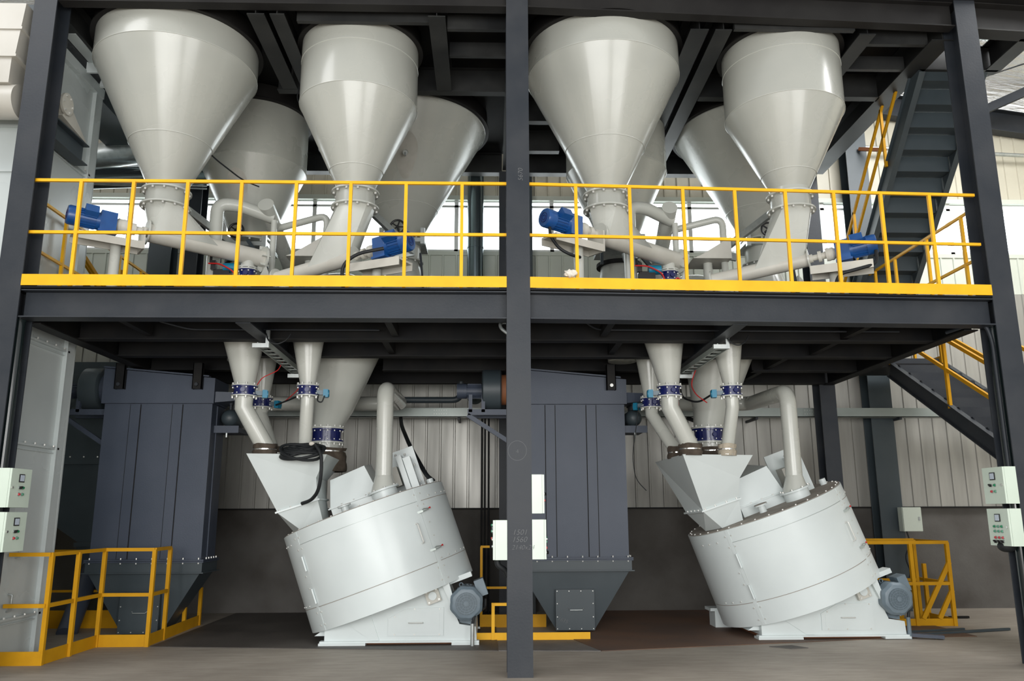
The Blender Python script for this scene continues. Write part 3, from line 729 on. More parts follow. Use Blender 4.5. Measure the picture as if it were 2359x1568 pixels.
# second, darker collector behind the booth
t.bm.free()
t = thing('dust_collector', 'dark dust collector with hopper, half hidden behind the white booth', 'dust collector', (-6.2, 4.0, 0))
b = MB(); b.box(-7.4, -5.5, 4.0, 4.7, 1.9, 3.82); b.build('housing', 'bluegrey_dk', t, smooth=False)
b = MB(); b.box(-7.4, -5.46, 3.96, 4.74, 2.28, 2.38); b.build('flange', 'bluegrey_dk', t, smooth=False)
bolts([V((x, 3.98, 2.38)) for x in (-6.5, -6.3, -6.1, -5.9, -5.7)], (0, 0, 1), 0.012, 0.02, t)
b = MB(); b.hexa([V(p) for p in ((-6.25, 4.0, 1.15), (-5.95, 4.0, 1.15), (-5.95, 4.3, 1.15), (-6.25, 4.3, 1.15), (-7.4, 4.0, 1.9), (-5.5, 4.0, 1.9), (-5.5, 4.7, 1.9), (-7.4, 4.7, 1.9))]); b.build('hopper_cone', 'bluegrey_dk', t, smooth=False)
b = MB(); b.box(-6.3, -5.9, 3.95, 4.35, 1.1, 1.16); b.box(-6.27, -5.93, 3.98, 4.32, 0.85, 1.1); b.build('outlet_valve', 'bluegrey_dk', t, smooth=False)
b = MB(); b.cyl((-6.05, 4.1, 0.85), (-5.9, 3.2, 0.0), 0.13); b.build('discharge_pipe', 'bluegrey', t)

# ================================================================== PER-BAY EQUIPMENT
def flange(root, c, r_o, t=0.018, nb=12, material='white', d=(0, 0, 1), name='flange', br=0.016, both=False):
    b = MB(); b.disc(c, d, r_o, t, n=40); f = b.build(name, material, root)
    dv = V(d).normalized()
    bolts(ringpts(V(c)-dv*(t/2), d, r_o-0.03, nb, 0.5), -dv, br, 0.022, root)
    if both: bolts(ringpts(V(c)+dv*(t/2), d, r_o-0.03, nb, 0.5), dv, br, 0.022, root)
    return f

def hopper(label, x, y, r, zj, zn, rn, zbot, seams=(), group='storage hoppers hanging through the upper deck', ztop=7.55, flanges=(), eccentric=0.0):
    t = thing('storage_hopper', label, 'hopper', (x, y, zbot), group)
    b = MB()
    n = 72
    cs = [(math.cos(2*PI*i/n), math.sin(2*PI*i/n)) for i in range(n)]
    ring = lambda z, rr: [V((x+rr*c, y+rr*s_, z)) for c, s_ in cs]
    b.rings([ring(zbot, rn), ring(zn, rn), ring(zj, r), ring(ztop, r)], False, True)
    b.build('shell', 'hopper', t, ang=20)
    b = MB(); b.rings([ring(7.30, r+0.002), ring(7.30, r+0.06), ring(7.32, r+0.06), ring(7.34, r+0.03), ring(7.54, r+0.03), ring(7.54, r+0.002)], False, False); b.build('support_ring', 'primer', t)
    for z in seams:
        rr = r if z >= zj else rn+(r-rn)*(z-zn)/(zj-zn)
        b = MB(); b.rings([ring(z-0.006, rr+0.0005), ring(z-0.003, rr+0.005), ring(z+0.003, rr+0.005), ring(z+0.006, rr+0.0005)], False, False); b.build('weld_seam', 'white', t)
    for (z, rf, nb) in flanges:
        flange(t, (x, y, z), rf, 0.02, nb)
    return t

def ladder(root, a, b_, w_, n):
    a = V(a); b_ = V(b_)
    for s in (-1, 1):
        q = MB(); q.bar(a+V((s*w_/2, 0, 0)), b_+V((s*w_/2, 0, 0)), 0.014, 0.06); q.build('side_rail', 'trayp', root, smooth=False)
    for i in range(n):
        p = a.lerp(b_, (i+0.5)/n); q = MB(); q.box(p.x-w_/2, p.x+w_/2, p.y-0.05, p.y+0.02, p.z-0.02, p.z-0.01); q.build('rung', 'trayp', root, smooth=False)

def gear_motor(label, P, d, side, R=0.12, k_=0.78):
    """blue motor + gearbox; P = output shaft end, d = unit vector pointing to the motor tail"""
    d = V(d).normalized(); x, y = basis(d)
    if y.z < 0: x, y = -x, -y
    t = thing('gear_motor', label, 'motor', P, 'blue gear motors')
    P = V(P)
    b = MB(); b.obox(P+d*(0.12*k_), d, x, y, 0.11*k_, 0.10, 0.115); b.build('gearbox', 'blue', t, smooth=False)
    b = MB(); b.cyl(P+d*(0.23*k_), P+d*(0.28*k_), R*0.95, n=24); b.cyl(P+d*(0.28*k_), P+d*(0.50*k_), R*0.86, n=24); b.build('motor_body', 'blue', t)
    for i in range(20):
        a = 2*PI*i/20; e = x*math.cos(a)+y*math.sin(a); f = d.cross(e)
        b = MB(); b.obox(P+d*(0.39*k_)+e*R*0.93, d, e, f, 0.11*k_, R*0.09, 0.004); b.build('cooling_fin', 'blue', t, smooth=False)
    b = MB(); b.lathe(P+d*(0.50*k_), d, [(0, R*1.04), (0.13*k_, R*1.04), (0.155*k_, R*0.95), (0.158*k_, R*0.75)], n=32); b.build('fan_cover', 'blue', t)
    b = MB(); b.annulus(P+d*(0.66*k_), d, R*0.55, R*0.48, 0.006, 24); b.annulus(P+d*(0.66*k_), d, R*0.3, R*0.24, 0.006, 24); b.build('fan_grille', 'navy', t)
    b = MB(); e = (x*side+y*0.6).normalized(); b.obox(P+d*(0.36*k_)+e*R*1.15, d, e, d.cross(e), 0.07, 0.05, 0.055); b.build('terminal_box', 'blue', t, smooth=False)
    b = MB(); b.obox(P+d*(0.12*k_)-y*0.13, d, x, y, 0.13*k_, 0.12, 0.012); b.build('mounting_foot', 'blue', t, smooth=False)
    return t

def butterfly_valve(label, c, r, h, group, act=None, nb=8):
    """navy valve between two pale flanges; act = direction of the cyan actuator"""
    c = V(c)
    t = thing('butterfly_valve', label, 'valve', c-V((0, 0, h/2)), group)
    b = MB(); b.cyl(c-V((0, 0, h*0.42)), c+V((0, 0, h*0.42)), r*0.84, n=36); b.build('valve_body', 'navy', t)
    for s in (-1, 1):
        b = MB(); b.disc(c+V((0, 0, s*h*0.38)), (0, 0, 1), r, h*0.10, 36); b.build('body_flange', 'navy', t)
        b = MB(); b.disc(c+V((0, 0, s*h*0.5)), (0, 0, 1), r*1.04, h*0.12, 36); b.build('pipe_flange', 'white', t)
        bolts(ringpts(c+V((0, 0, s*h*0.56)), (0, 0, 1), r*0.93, nb, 0.5), (0, 0, s), 0.013, 0.026, t)
        bolts(ringpts(c+V((0, 0, s*h*0.33)), (0, 0, 1), r*0.93, nb, 0.5), (0, 0, -s), 0.010, 0.016, t)
    f = V((0.12, -1, 0)).normalized()
    b = MB(); b.cyl(c+f*r*0.8, c+f*(r*0.84+0.03), 0.028, n=16); b.build('shaft_boss', 'navy', t)
    if act is not None:
        a = V(act).normalized(); s_ = V((-a.y, a.x, 0))
        b = MB(); b.obox(c+a*(r+0.02)-V((0, 0, 0.02)), a, s_, V((0, 0, 1)), 0.045, 0.025, 0.028); b.build('actuator_mount', 'motor', t, smooth=False)
        b = MB(); b.obox(c+a*(r+0.09)-V((0, 0, 0.03)), a, s_, V((0, 0, 1)), 0.030, 0.05, 0.05)
        b.cyl(c+a*(r+0.06)-V((0, 0, 0.03)), c+a*(r+0.13)-V((0, 0, 0.03)), 0.045, n=20); b.build('actuator', 'cyan', t)
    return t

def sleeve(label, c, r, h, material='cloth', lean=(0, 0), z_clamps=(0.35,), seed=0):
    """crumpled cloth collar around a pipe end"""
    rnd = random.Random(seed); c = V(c)
    t = thing('flexible_sleeve', label, 'sleeve', c, 'cloth sleeves above the mixer inlets')
    n = 40; k = 9; rings = []
    ph = [rnd.uniform(0, 6) for _ in range(6)]
    for i in range(k+1):
        f = i/k; z = h*f
        pin = min([abs(f-q) for q in z_clamps]+[1])
        bulge = 0.10*min(1, pin*7)
        rg = []
        for j in range(n):
            a = 2*PI*j/n
            wv = 0.025*math.sin(7*a+ph[0]+5*f)+0.02*math.sin(11*a+ph[1]-7*f)+0.015*math.sin(17*a+ph[2]+9*f)
            rr = r*(1.0+bulge*(0.6 if i in (0, k) else 1)+wv*(0.4 if pin < 0.05 else 1)+(0.04 if f < 0.4 else 0))
            rg.append(c+V((rr*math.cos(a)+lean[0]*f, rr*math.sin(a)+lean[1]*f, z+0.006*math.sin(3*a+ph[3])*(1 if i == k else 0))))
        rings.append(rg)
    b = MB(); b.rings(rings, True, True); b.build('cloth', material, t, ang=60)
    for q in z_clamps:
        b = MB(); b.annulus(c+V((lean[0]*q, lean[1]*q, h*q)), (0, 0, 1), r*1.045, r*0.98, 0.014); b.build('hose_clamp', 'chrome', t)
    return t

def control_box(label, x_wall, s, y0, z0, rows, w_=0.36, h_=0.385, dep=0.14, lock=True, group='control boxes on the columns'):
    """box on the side of a column; door faces s*X; rows: list of (z offset from top, [colour per column])"""
    t = thing('control_box', label, 'control box', (x_wall+s*dep/2, y0+w_/2, z0), group)
    x1 = x_wall+s*(dep-0.022)
    b = MB(); b.box(min(x_wall, x1), max(x_wall, x1), y0, y0+w_, z0, z0+h_); b.build('enclosure', 'box', t, smooth=False)
    xa, xb = x1+s*0.002, x_wall+s*dep
    b = MB(); b.box(min(xa, xb), max(xa, xb), y0+0.001, y0+w_-0.001, z0+0.001, z0+h_-0.001); b.build('door', 'box', t, smooth=False)
    yc = y0+w_/2; zt = z0+h_
    b = MB(); b.box(min(xb, xb+s*0.008), max(xb, xb+s*0.008), yc-0.045, yc+0.045, zt-0.135, zt-0.055); m_ = b.build('meter', 'black', t, smooth=False)
    b = MB(); b.box(min(xb+s*0.008, xb+s*0.010), max(xb+s*0.008, xb+s*0.010), yc-0.034, yc+0.036, zt-0.125, zt-0.064); b.build('meter_dial', 'meter', m_, smooth=False)
    for (dz, cols) in rows:
        for k, ccol in enumerate(cols):
            if ccol is None: continue
            yy = yc+(k-(len(cols)-1)/2)*0.062*(-1 if s > 0 else 1)
            p = V((xb, yy, zt-dz))
            if ccol == 'black':
                b = MB(); b.cyl(p, p+V((s*0.012, 0, 0)), 0.016, n=16); kb = b.build('selector_switch', 'galv', t)
                b = MB(); b.obox(p+V((s*0.022, 0.004, 0)), V((1, 0, 0)), V((0, 0.8, 0.6)), V((0, -0.6, 0.8)), 0.011, 0.018, 0.006); b.build('knob', 'black', kb, smooth=False)
            else:
                b = MB(); b.cyl(p, p+V((s*0.008, 0, 0)), 0.017, n=16); kb = b.build('push_button', 'galv', t)
                b = MB(); b.cyl(p+V((s*0.008, 0, 0)), p+V((s*0.02, 0, 0)), 0.013, 0.012, n=16); b.build('button_cap', ccol, kb)
    if lock:
        b = MB(); b.cyl((xb, y0+0.03, zt-0.19), (xb+s*0.012, y0+0.03, zt-0.19), 0.013, n=12); b.build('door_lock', 'chrome', t)
    return t

def bay(dx, side, ms):
    """all the equipment of one bay; dx = offset of the bay, ms = extra depth of the mixer group"""
    O = V((dx, 0, 0))
    P = lambda x, y, z: V((x+dx, y, z))
    bayn = 'left bay' if side == 'left' else 'right bay'
    A = (-4.245, 1.12); B = (-1.95, 1.1); C_ = (-3.79, 3.05); D_ = (-1.58, 3.3)
    # ---- storage hoppers
    hopper('largest front hopper of the %s, short cylinder over a long white cone' % bayn, A[0]+dx, A[1], 0.96, 6.97 if side == 'left' else 6.94, 5.46, 0.235, 5.18,
           (6.97 if side == 'left' else 6.94, 5.98), flanges=((5.385, 0.29, 12), (5.19, 0.29, 12)))
    hopper('slimmer front hopper with a tall cylinder, right one at the front of the %s' % bayn, B[0]+dx, B[1], 0.725, 6.50 if side == 'left' else 6.45, 5.46, 0.238, 5.18,
           (6.50 if side == 'left' else 6.45, 5.65, 7.05), flanges=((5.385, 0.29, 12), (5.19, 0.29, 12)))
    tC = hopper('rear cylindrical hopper half hidden between the two front hoppers of the %s' % bayn, C_[0]+dx, C_[1], 0.745, 6.50, 5.48, 0.27, 5.42,
           (6.5,), flanges=((5.40, 0.33, 12),))
    tD = hopper('widest rear hopper, broad cone behind the slim front hopper of the %s' % bayn, D_[0]+dx, D_[1], 1.20, 7.28, 5.60, 0.26, 5.55,
           (7.28, 6.0), flanges=((5.56, 0.30, 12),))
    if side == 'left':
        b = MB(); n0 = V((-0.02, -0.86, -0.51)).normalized(); pc = V((-1.50, 2.43, 6.56))
        b.cyl(pc-n0*0.02, pc+n0*0.05, 0.035, n=20); b.cyl(pc+n0*0.05-V((0, 0, 0.05)), pc+n0*0.05, 0.012, n=10); b.build('sensor_stub', 'galv', tD)
        def stain(cx, cy, r1, r0, z1, z0, a0, zc, sa, sz, par):
            b = MB(); rows = []
            for i in range(9):
                k = (i+0.02)/8; row = []
                for j in range(24):
                    q = 2*PI*j/24; a = a0+sa*k*math.cos(q)*(1+0.08*math.sin(3*q)); z = zc+sz*k*math.sin(q)
                    rr = (r0+(r1-r0)*(min(z, z1)-z0)/(z1-z0))+0.003
                    row.append(V((cx+rr*math.cos(a), cy+rr*math.sin(a), z)))
                rows.append(row)
            b.rings(rows, False, False); b.build('dust_patch', 'stain', par)
        stain(D_[0]+dx, D_[1], 1.20, 0.26, 7.28, 5.60, math.atan2(2.43-D_[1], -1.50-D_[0]), 6.56, 0.20, 0.30, tD)
        stain(C_[0]+dx, C_[1], 0.745, 0.27, 6.50, 5.48, dg90(-97), 6.02, 0.26, 0.28, tC)
    # ---- gates with handwheel below the rear hoppers
    for (cx, cy), wx, nm in ((C_, 0.0, 'left'), (D_, 0.0, 'right')):
        zg = 5.30 if nm == 'left' else 5.46
        t = thing('slide_gate', 'dark slide gate with handwheel under the %s rear hopper of the %s' % (nm, bayn), 'valve', P(cx, cy, zg), 'slide gates of the rear hoppers')
        b = MB(); b.box(cx+dx-0.33, cx+dx+0.33, cy-0.30, cy+0.30, zg-0.03, zg+0.03); b.build('gate_frame', 'galv', t, smooth=False)
        for s in (-1, 1):
            b = MB(); b.box(cx+dx+s*0.30-0.03, cx+dx+s*0.30+0.03, cy-0.36, cy-0.30, zg-0.08, zg+0.16); b.build('gate_guide', 'galv', t, smooth=False)
        cw = P(cx-0.05, cy-0.50, zg+0.12)
        b = MB(); b.torus(cw, (0, 1, 0), 0.10, 0.016, 28, 8)
        for k in range(5):
            a = 2*PI*k/5; b.bar(cw, cw+V((math.cos(a)*0.1, 0, math.sin(a)*0.1)), 0.018, 0.014, upv=(0, 1, 0))
        b.cyl(cw-V((0, 0.02, 0)), cw+V((0, 0.14, 0)), 0.022, n=12); b.build('handwheel', 'black', t)
        if nm == 'right':
            b = MB(); b.cyl(P(cx, cy, zg-0.03), P(cx, cy, zg-0.25), 0.25, 0.24, n=36); b.build('spool_piece', 'white', t)
            flange(t, P(cx, cy, zg-0.26), 0.29, 0.02, 12)
            b = MB(); b.lathe(P(cx, cy, zg-0.27), (0, 0, -1), [(0, 0.22), (0.25, 0.30), (0.55, 0.42), (0.9, 0.46), (1.25, 0.44)], n=36); b.build('feeder_vessel', 'white', t)
            b = MB(); b.prism([P(cx+0.42, cy-0.3, 4.0), P(cx+1.15, cy-0.3, 4.0), P(cx+0.42, cy-0.3, 4.95)], (0, 0.5, 0)); b.build('feeder_hood', 'white', t, smooth=False)
            b = MB(); b.bar(P(cx+0.28, cy-0.4, zg-0.25), P(cx+0.40, cy-0.45, 3.95), 0.03, 0.06, upv=(0, 1, 0)); b.build('strut', 'steel', t, smooth=False)
        else:
            b = MB(); b.disc(P(cx, cy, zg-0.22), (0, 0, 1), 0.33, 0.05, 36); b.build('lower_ring', 'steel_dk', t)
            b = MB(); b.bar(P(cx+0.1, cy-0.42, zg), P(cx+0.42, cy-0.5, zg-0.45), 0.05, 0.06, upv=(0, 1, 0)); b.build('strut', 'bluegrey_dk', t, smooth=False); b = MB(); b.bar(P(cx-0.3, cy-0.35, zg-0.05), P(cx-0.3, cy-0.35, zg-0.3), 0.04, 0.04); b.build('strut', 'bluegrey_dk', t, smooth=False)
            b = MB(); b.lathe(P(cx, cy, zg-0.24), (0, 0, -1), [(0, 0.27), (0.2, 0.30), (0.25, 0.34), (0.27, 0.34), (0.28, 0.30), (0.8, 0.24), (1.4, 0.2)], n=36); b.build('feeder_cone', 'white', t)
    # channel arms beside front hopper necks
    for (cx, cy), s in ((A, 1), (B, 1 if side == 'left' else -1)):
        t = MB(); a0 = P(cx+s*0.06, cy+0.22, 5.34); a1 = P(cx+s*0.62, cy+1.1, 5.0)
        t.bar(a0, a1, 0.05, 0.09); t.bar(a1, a1+V((-s*0.25, 0, -0.05)), 0.05, 0.10)
        tg(t.build('channel_arm', 'galv', smooth=False), 'slanting channel arm behind the neck of the %s front hopper, %s' % ('left' if cx < -3 else 'right', bayn), 'bracket')
    # ---- screw conveyor 1 (under the large hopper)
    P0 = P(-4.37, 0.965, 4.82); d = V((0.815, 0.575, -0.045)).normalized(); hd = V((d.x, d.y, 0)).normalized(); sd = V((-hd.y, hd.x, 0))
    t = thing('screw_conveyor', 'white screw conveyor under the large front hopper, %s' % bayn, 'conveyor', P(-4.61, 0.82, ZP), 'screw conveyors on the lower deck')
    b = MB(); b.cyl(P0, P0+d*1.42, 0.112, n=36); b.build('tube', 'cream', t)
    b = MB(); b.disc(P0, d, 0.15, 0.02); b.build('end_flange', 'white', t)
    b = MB(); b.disc(P0+d*1.42, d, 0.165, 0.025); b.build('end_flange', 'white', t)
    for k in range(8):
        a = 2*PI*k/8; x, y = basis(d); e = x*math.cos(a)+y*math.sin(a)
        b = MB(); b.obox(P0+d*1.40+e*0.135, d, e, d.cross(e), 0.05, 0.03, 0.005); b.build('flange_rib', 'white', t, smooth=False)
    q0 = P0+d*0.06; q1 = P0+d*0.80; w_ = 0.115
    b = MB(); b.loft_cr(P(A[0], A[1], 5.18), 0.235, [q0-sd*w_, q1-sd*w_, q1+sd*w_, q0+sd*w_], n=32); b.build('inlet_chute', 'white', t, ang=18)
    b = MB(); b.cyl(P0+d*1.22+V((0, 0, -0.02)), P0+d*1.22+V((0, 0, -0.16)), 0.078, n=28); b.build('outlet_spout', 'white', t)
    b = MB(); b.disc(P0+d*1.22+V((0, 0, -0.165)), (0, 0, 1), 0.12, 0.02); b.build('outlet_flange', 'white', t)
    b = MB(); b.lathe(P0-d*0.01, -d, [(0, 0.06), (0.05, 0.06), (0.05, 0.045), (0.12, 0.045), (0.12, 0.07), (0.17, 0.07), (0.17, 0.05), (0.22, 0.05), (0.22, 0.085), (0.25, 0.09), (0.27, 0.085), (0.29, 0.085), (0.31, 0.09), (0.33, 0.07), (0.36, 0.06)], n=28)
    b.build('shaft_coupling', 'cream', t, ang=25)
    pc = P0-d*0.42+V((0, 0, -0.19))
    b = MB(); b.obox(pc, hd, sd, V((0, 0, 1)), 0.36, 0.13, 0.012)
    for s in (-1, 1): b.obox(pc+sd*s*0.13-V((0, 0, 0.035)), hd, sd, V((0, 0, 1)), 0.36, 0.006, 0.045)
    b.build('motor_tray', 'cream', t, smooth=False)
    b = MB(); b.obox(P0+V((0, 0, -0.12))-d*0.05, hd, sd, V((0, 0, 1)), 0.012, 0.14, 0.13); b.build('end_plate', 'cream', t, smooth=False)
    b = MB(); b.cyl(P(-4.64, 0.80, ZP), P(-4.64, 0.80, 4.66), 0.058, n=24); b.build('support_post', 'white', t)
    b = MB(); b.obox(P0+d*1.55-V((0, 0, 0.32)), hd, sd, V((0, 0, 1)), 0.28, 0.10, 0.035); b.build('end_tray', 'cream', t, smooth=False)
    b = MB(); b.prism([P0+d*1.42-V((0, 0, 0.1))-sd*0.1, P0+d*1.5-V((0, 0, 0.32))-sd*0.1, P0+d*1.32-V((0, 0, 0.32))-sd*0.1], sd*0.012); b.build('gusset', 'white', t, smooth=False)
    gear_motor('blue gear motor driving the screw under the large front hopper, %s' % bayn, P0-d*0.34, -d, 1, 0.108)
    # valve under its outlet
    pv = P0+d*1.22+V((0, 0, -0.255))
    t = butterfly_valve('small navy valve with cyan actuator under the conveyor outlet, %s, behind the railing' % bayn, pv, 0.115, 0.13, 'valves on the lower deck', None)
    b = MB(); b.cyl(pv+V((-0.28, -0.05, 0.08)), pv+V((-0.12, -0.05, 0.08)), 0.06, n=24); b.build('actuator', 'cyan', t)
    b = MB(); b.obox(pv+V((-0.30, -0.03, 0.0)), V((1, 0, 0)), V((0, 1, 0)), V((0, 0, 1)), 0.10, 0.06, 0.05); b.build('actuator_base', 'black', t, smooth=False)
    b = MB(); b.tube([pv+V((-0.46, -0.1, 0.12)), pv+V((-0.3, -0.16, 0.10)), pv+V((-0.12, -0.16, 0.0)), pv+V((-0.08, -0.12, -0.12))], 0.010, n=8, fillet=0.08); b.build('air_hose', 'red', t)
    b = MB(); b.tube([pv+V((0.02, -0.14, -0.12)), pv+V((0.06, -0.16, -0.04)), pv+V((0.12, -0.14, -0.10))], 0.010, n=8, fillet=0.05); b.build('air_hose', 'red', t)
    b = MB(); b.obox(pv+V((-0.40, -0.08, 0.10)), V((1, 0, 0)), V((0, 1, 0)), V((0, 0, 1)), 0.03, 0.03, 0.06); b.cyl(pv+V((-0.44, -0.08, 0.14)), pv+V((-0.44, -0.08, 0.22)), 0.018, n=12); b.build('air_regulator', 'black', t, smooth=False)
    t = MB(); t.tube([pv+V((0.1, 0.0, -0.05)), pv+V((0.35, -0.05, -0.13)), pv+V((0.8, -0.1, -0.17)), pv+V((1.1, -0.1, -0.14))], 0.012, n=8, fillet=0.1)
    tg(t.build('cable', 'rubber'), 'thin black cable trailing right from the small valve, %s' % bayn, 'cable')
    # ---- screw conveyor 2 (under the slim hopper)
    P0 = P(-1.885, 0.86, 4.50); d = V((0.885, -0.43, 0.115)).normalized(); hd = V((d.x, d.y, 0)).normalized(); sd = V((-hd.y, hd.x, 0))
    t = thing('screw_conveyor', 'white screw conveyor falling leftwards under the slim front hopper, %s' % bayn, 'conveyor', P(-1.66, 0.82, ZP), 'screw conveyors on the lower deck')
    b = MB(); b.cyl(P0, P0-d*1.15, 0.09, n=36); b.build('tube', 'cream', t)
    b = MB(); b.disc(P0, d, 0.125, 0.02); b.build('end_flange', 'white', t)
    b = MB(); b.disc(P0-d*1.15, d, 0.13, 0.02); b.build('end_flange', 'white', t)
    q0 = P0-d*0.04; q1 = P0-d*0.62; w_ = 0.09
    b = MB(); b.loft_cr(P(B[0], B[1], 5.18), 0.238, [q0-sd*w_, q1-sd*w_, q1+sd*w_, q0+sd*w_], n=32); b.build('inlet_chute', 'white', t, ang=18)
    b = MB(); b.lathe(P0+d*0.01, d, [(0, 0.05), (0.04, 0.05), (0.04, 0.035), (0.10, 0.035), (0.10, 0.065), (0.14, 0.065), (0.14, 0.04), (0.19, 0.04), (0.19, 0.075), (0.22, 0.08), (0.235, 0.075), (0.25, 0.075), (0.265, 0.08), (0.29, 0.06), (0.32, 0.05)], n=28)
    b.build('shaft_coupling', 'cream', t, ang=25)
    pc = P0+d*0.36+V((0, 0, -0.19))
    b = MB(); b.obox(pc, hd, sd, V((0, 0, 1)), 0.34, 0.14, 0.012)
    for s in (-1, 1): b.obox(pc+sd*s*0.14-V((0, 0, 0.03)), hd, sd, V((0, 0, 1)), 0.34, 0.006, 0.05)
    b.build('motor_tray', 'cream', t, smooth=False)
    b = MB(); b.cyl(P(-1.62, 0.80, ZP), P(-1.62, 0.80, 4.32), 0.055, n=24); b.build('support_post', 'white', t)
    b = MB(); b.cyl(P0-d*1.02+V((0, 0, 0)), P0-d*1.02+V((0, 0, -0.2)), 0.07, n=24); b.build('outlet_spout', 'white', t)
    gear_motor('blue gear motor driving the screw under the slim front hopper, %s' % bayn, P0+d*0.30, d, -1, 0.112, 0.70)
    m0 = P0+d*0.60
    t = MB()
    if side == 'left':
        t.tube([m0+V((-0.15, -0.14, -0.10)), m0+V((-0.45, -0.16, -0.17)), m0+V((-0.62, -0.12, -0.30)), m0+V((-0.60, -0.05, -0.55))], 0.02, n=10, fillet=0.16)
    else:
        t.tube([m0+V((0.1, -0.12, -0.08)), m0+V((0.08, -0.15, -0.25)), m0+V((-0.2, -0.15, -0.33)), m0+V((-0.35, -0.1, -0.36)), m0+V((-0.38, 0, -0.55))], 0.02, n=10, fillet=0.12)
    tg(t.build('cable', 'rubber'), 'grey-black cable hanging from the gear motor of the slim hopper, %s' % bayn, 'cable')
    if side == 'right':
        m1 = P(-5.0, 0.5, 4.86)
        t = MB(); t.tube([m1+V((0.0, 0, -0.08)), m1+V((0.0, -0.02, -0.22)), m1+V((0.10, -0.04, -0.38)), m1+V((0.24, -0.02, -0.45)), m1+V((0.36, 0.15, -0.42))], 0.018, n=10, fillet=0.1)
        tg(t.build('cable', 'rubber'), 'grey cable looping below the foremost motor right of the central column', 'cable')
    # ---- deck pipework
    t = thing('vent_manifold', 'pale pipe manifold with capped end between the hopper necks, %s' % bayn, 'pipe', P(-3.2, 2.0, ZP), 'vent manifolds on the lower deck')
    b = MB(); b.cyl(P(-3.27, 1.92, 5.56), P(-3.2, 3.3, 5.0), 0.105, n=32); b.build('main_pipe', 'white', t)
    b = MB(); b.tube([P(-3.85, 1.78, ZP), P(-3.85, 1.78, 5.50), P(-3.62, 1.85, 5.52), P(-3.22, 2.1, 5.44)], 0.085, n=24, fillet=0.14); b.build('branch_pipe', 'white', t)
    b = MB(); b.tube([P(-2.50, 2.15, ZP), P(-2.50, 2.15, 5.50), P(-3.20, 2.3, 5.36)], 0.047, n=20, fillet=0.13); b.build('branch_pipe', 'white', t)
    b = MB(); b.cyl(P(-3.18, 2.05, ZP), P(-3.18, 2.05, 5.38), 0.04, n=20); b.build('support_post', 'white', t)
    b = MB(); b.tube([P(-3.2, 3.2, 5.02), P(-3.05, 3.4, 4.55), P(-2.95, 3.45, ZP)], 0.13, n=24, fillet=0.2); b.build('down_pipe', 'white', t)
    b = MB(); b.tube([P(-3.1, 3.3, 4.75), P(-2.65, 3.5, 4.95), P(-2.3, 3.6, 4.95), P(-2.2, 3.6, ZP)], 0.15, n=24, fillet=0.25); b.build('cross_pipe', 'white', t)
    t = thing('feed_box', 'wedge-shaped cream feed box on a round post, middle of the %s deck' % bayn, 'box', P(-2.72, 2.15, ZP), 'feed boxes on the lower deck')
    b = MB(); b.hexa([P(-2.98, 1.95, 4.86), P(-2.46, 1.95, 4.86), P(-2.46, 2.45, 4.86), P(-2.98, 2.45, 4.86), P(-2.88, 1.95, 4.90), P(-2.46, 1.95, 5.16), P(-2.46, 2.45, 5.16), P(-2.88, 2.45, 4.90)]); b.build('box_shell', 'cream', t, smooth=False)
    b = MB(); b.cyl(P(-2.72, 2.2, ZP), P(-2.72, 2.2, 4.86), 0.062, n=24); b.build('post', 'white', t)
    # ---- cones below the deck, valves, pipes and sleeves
    gC = 'discharge cones under the lower deck'
    def cone(label, top, rt_, bot, rb_, ztop=3.8, zmid=None):
        t = thing('discharge_cone', label, 'hopper', P(*bot), gC)
        n = 48; cs = [(math.cos(2*PI*i/n), math.sin(2*PI*i/n)) for i in range(n)]
        b = MB(); b.rings([[P(bot[0]+rb_*c, bot[1]+rb_*s, bot[2]) for c, s in cs], [P(top[0]+rt_*c, top[1]+rt_*s, ztop) for c, s in cs]]); b.build('cone', 'white', t)
        return t
    yA = 1.92
    cone('left foremost cone under the deck, lopsided, over a navy valve, %s' % bayn, (-3.44, yA-0.02), 0.27, (-3.385, yA, 3.14), 0.125)
    cone('slim front cone under the deck over the steepest pipe, %s' % bayn, (-2.62, 1.9), 0.21, (-2.59, 1.9, 3.14), 0.098)
    cone('small cone behind the left foremost cone under the deck, %s' % bayn, (-3.44, 2.88), 0.20, (-3.43, 2.88, 3.12), 0.10)
    t = cone('broad lopsided cone under the deck above the large navy valve, %s' % bayn, (-2.36, 3.15), 0.50, (-2.50, 3.15, 2.95), 0.27)
    b = MB(); n = 48; cs = [(math.cos(2*PI*i/n), math.sin(2*PI*i/n)) for i in range(n)]
    b.rings([[P(-2.575+0.205*c, 3.15+0.205*s, 2.73) for c, s in cs], [P(-2.50+0.27*c, 3.15+0.27*s, 2.95) for c, s in cs]], False, False); b.build('transition', 'white', t)
    gV = 'navy valves under the lower deck'
    actA = (1, 0.1, 0) if side == 'left' else (-1, 0.1, 0)
    butterfly_valve('navy valve under the left foremost cone, %s' % bayn, P(-3.385, yA, 3.065), 0.155, 0.13, gV, (1, 0.3, 0) if side == 'left' else (-1, 0.05, 0))
    butterfly_valve('navy valve under the slim front cone, %s' % bayn, P(-2.59, 1.9, 3.065), 0.135, 0.13, gV, (1, 0.1, 0) if side == 'left' else (-1, 0.1, 0))
    butterfly_valve('navy valve further back under the small cone, %s' % bayn, P(-3.43, 2.88, 3.045), 0.145, 0.13, gV, (1, -0.2, 0) if side == 'left' else (-1, 0.9, 0))
    butterfly_valve('large navy valve low under the broad cone, %s' % bayn, P(-2.575, 3.15, 2.62), 0.235, 0.20, gV, None, 14)
    gP = 'white drop pipes above the mixer'
    def drop(label, pts, r):
        t = MB(); t.tube([P(*p) for p in pts], r, n=32); return tg(t.build('drop_pipe', 'white', ang=50), label, 'pipe', gP)
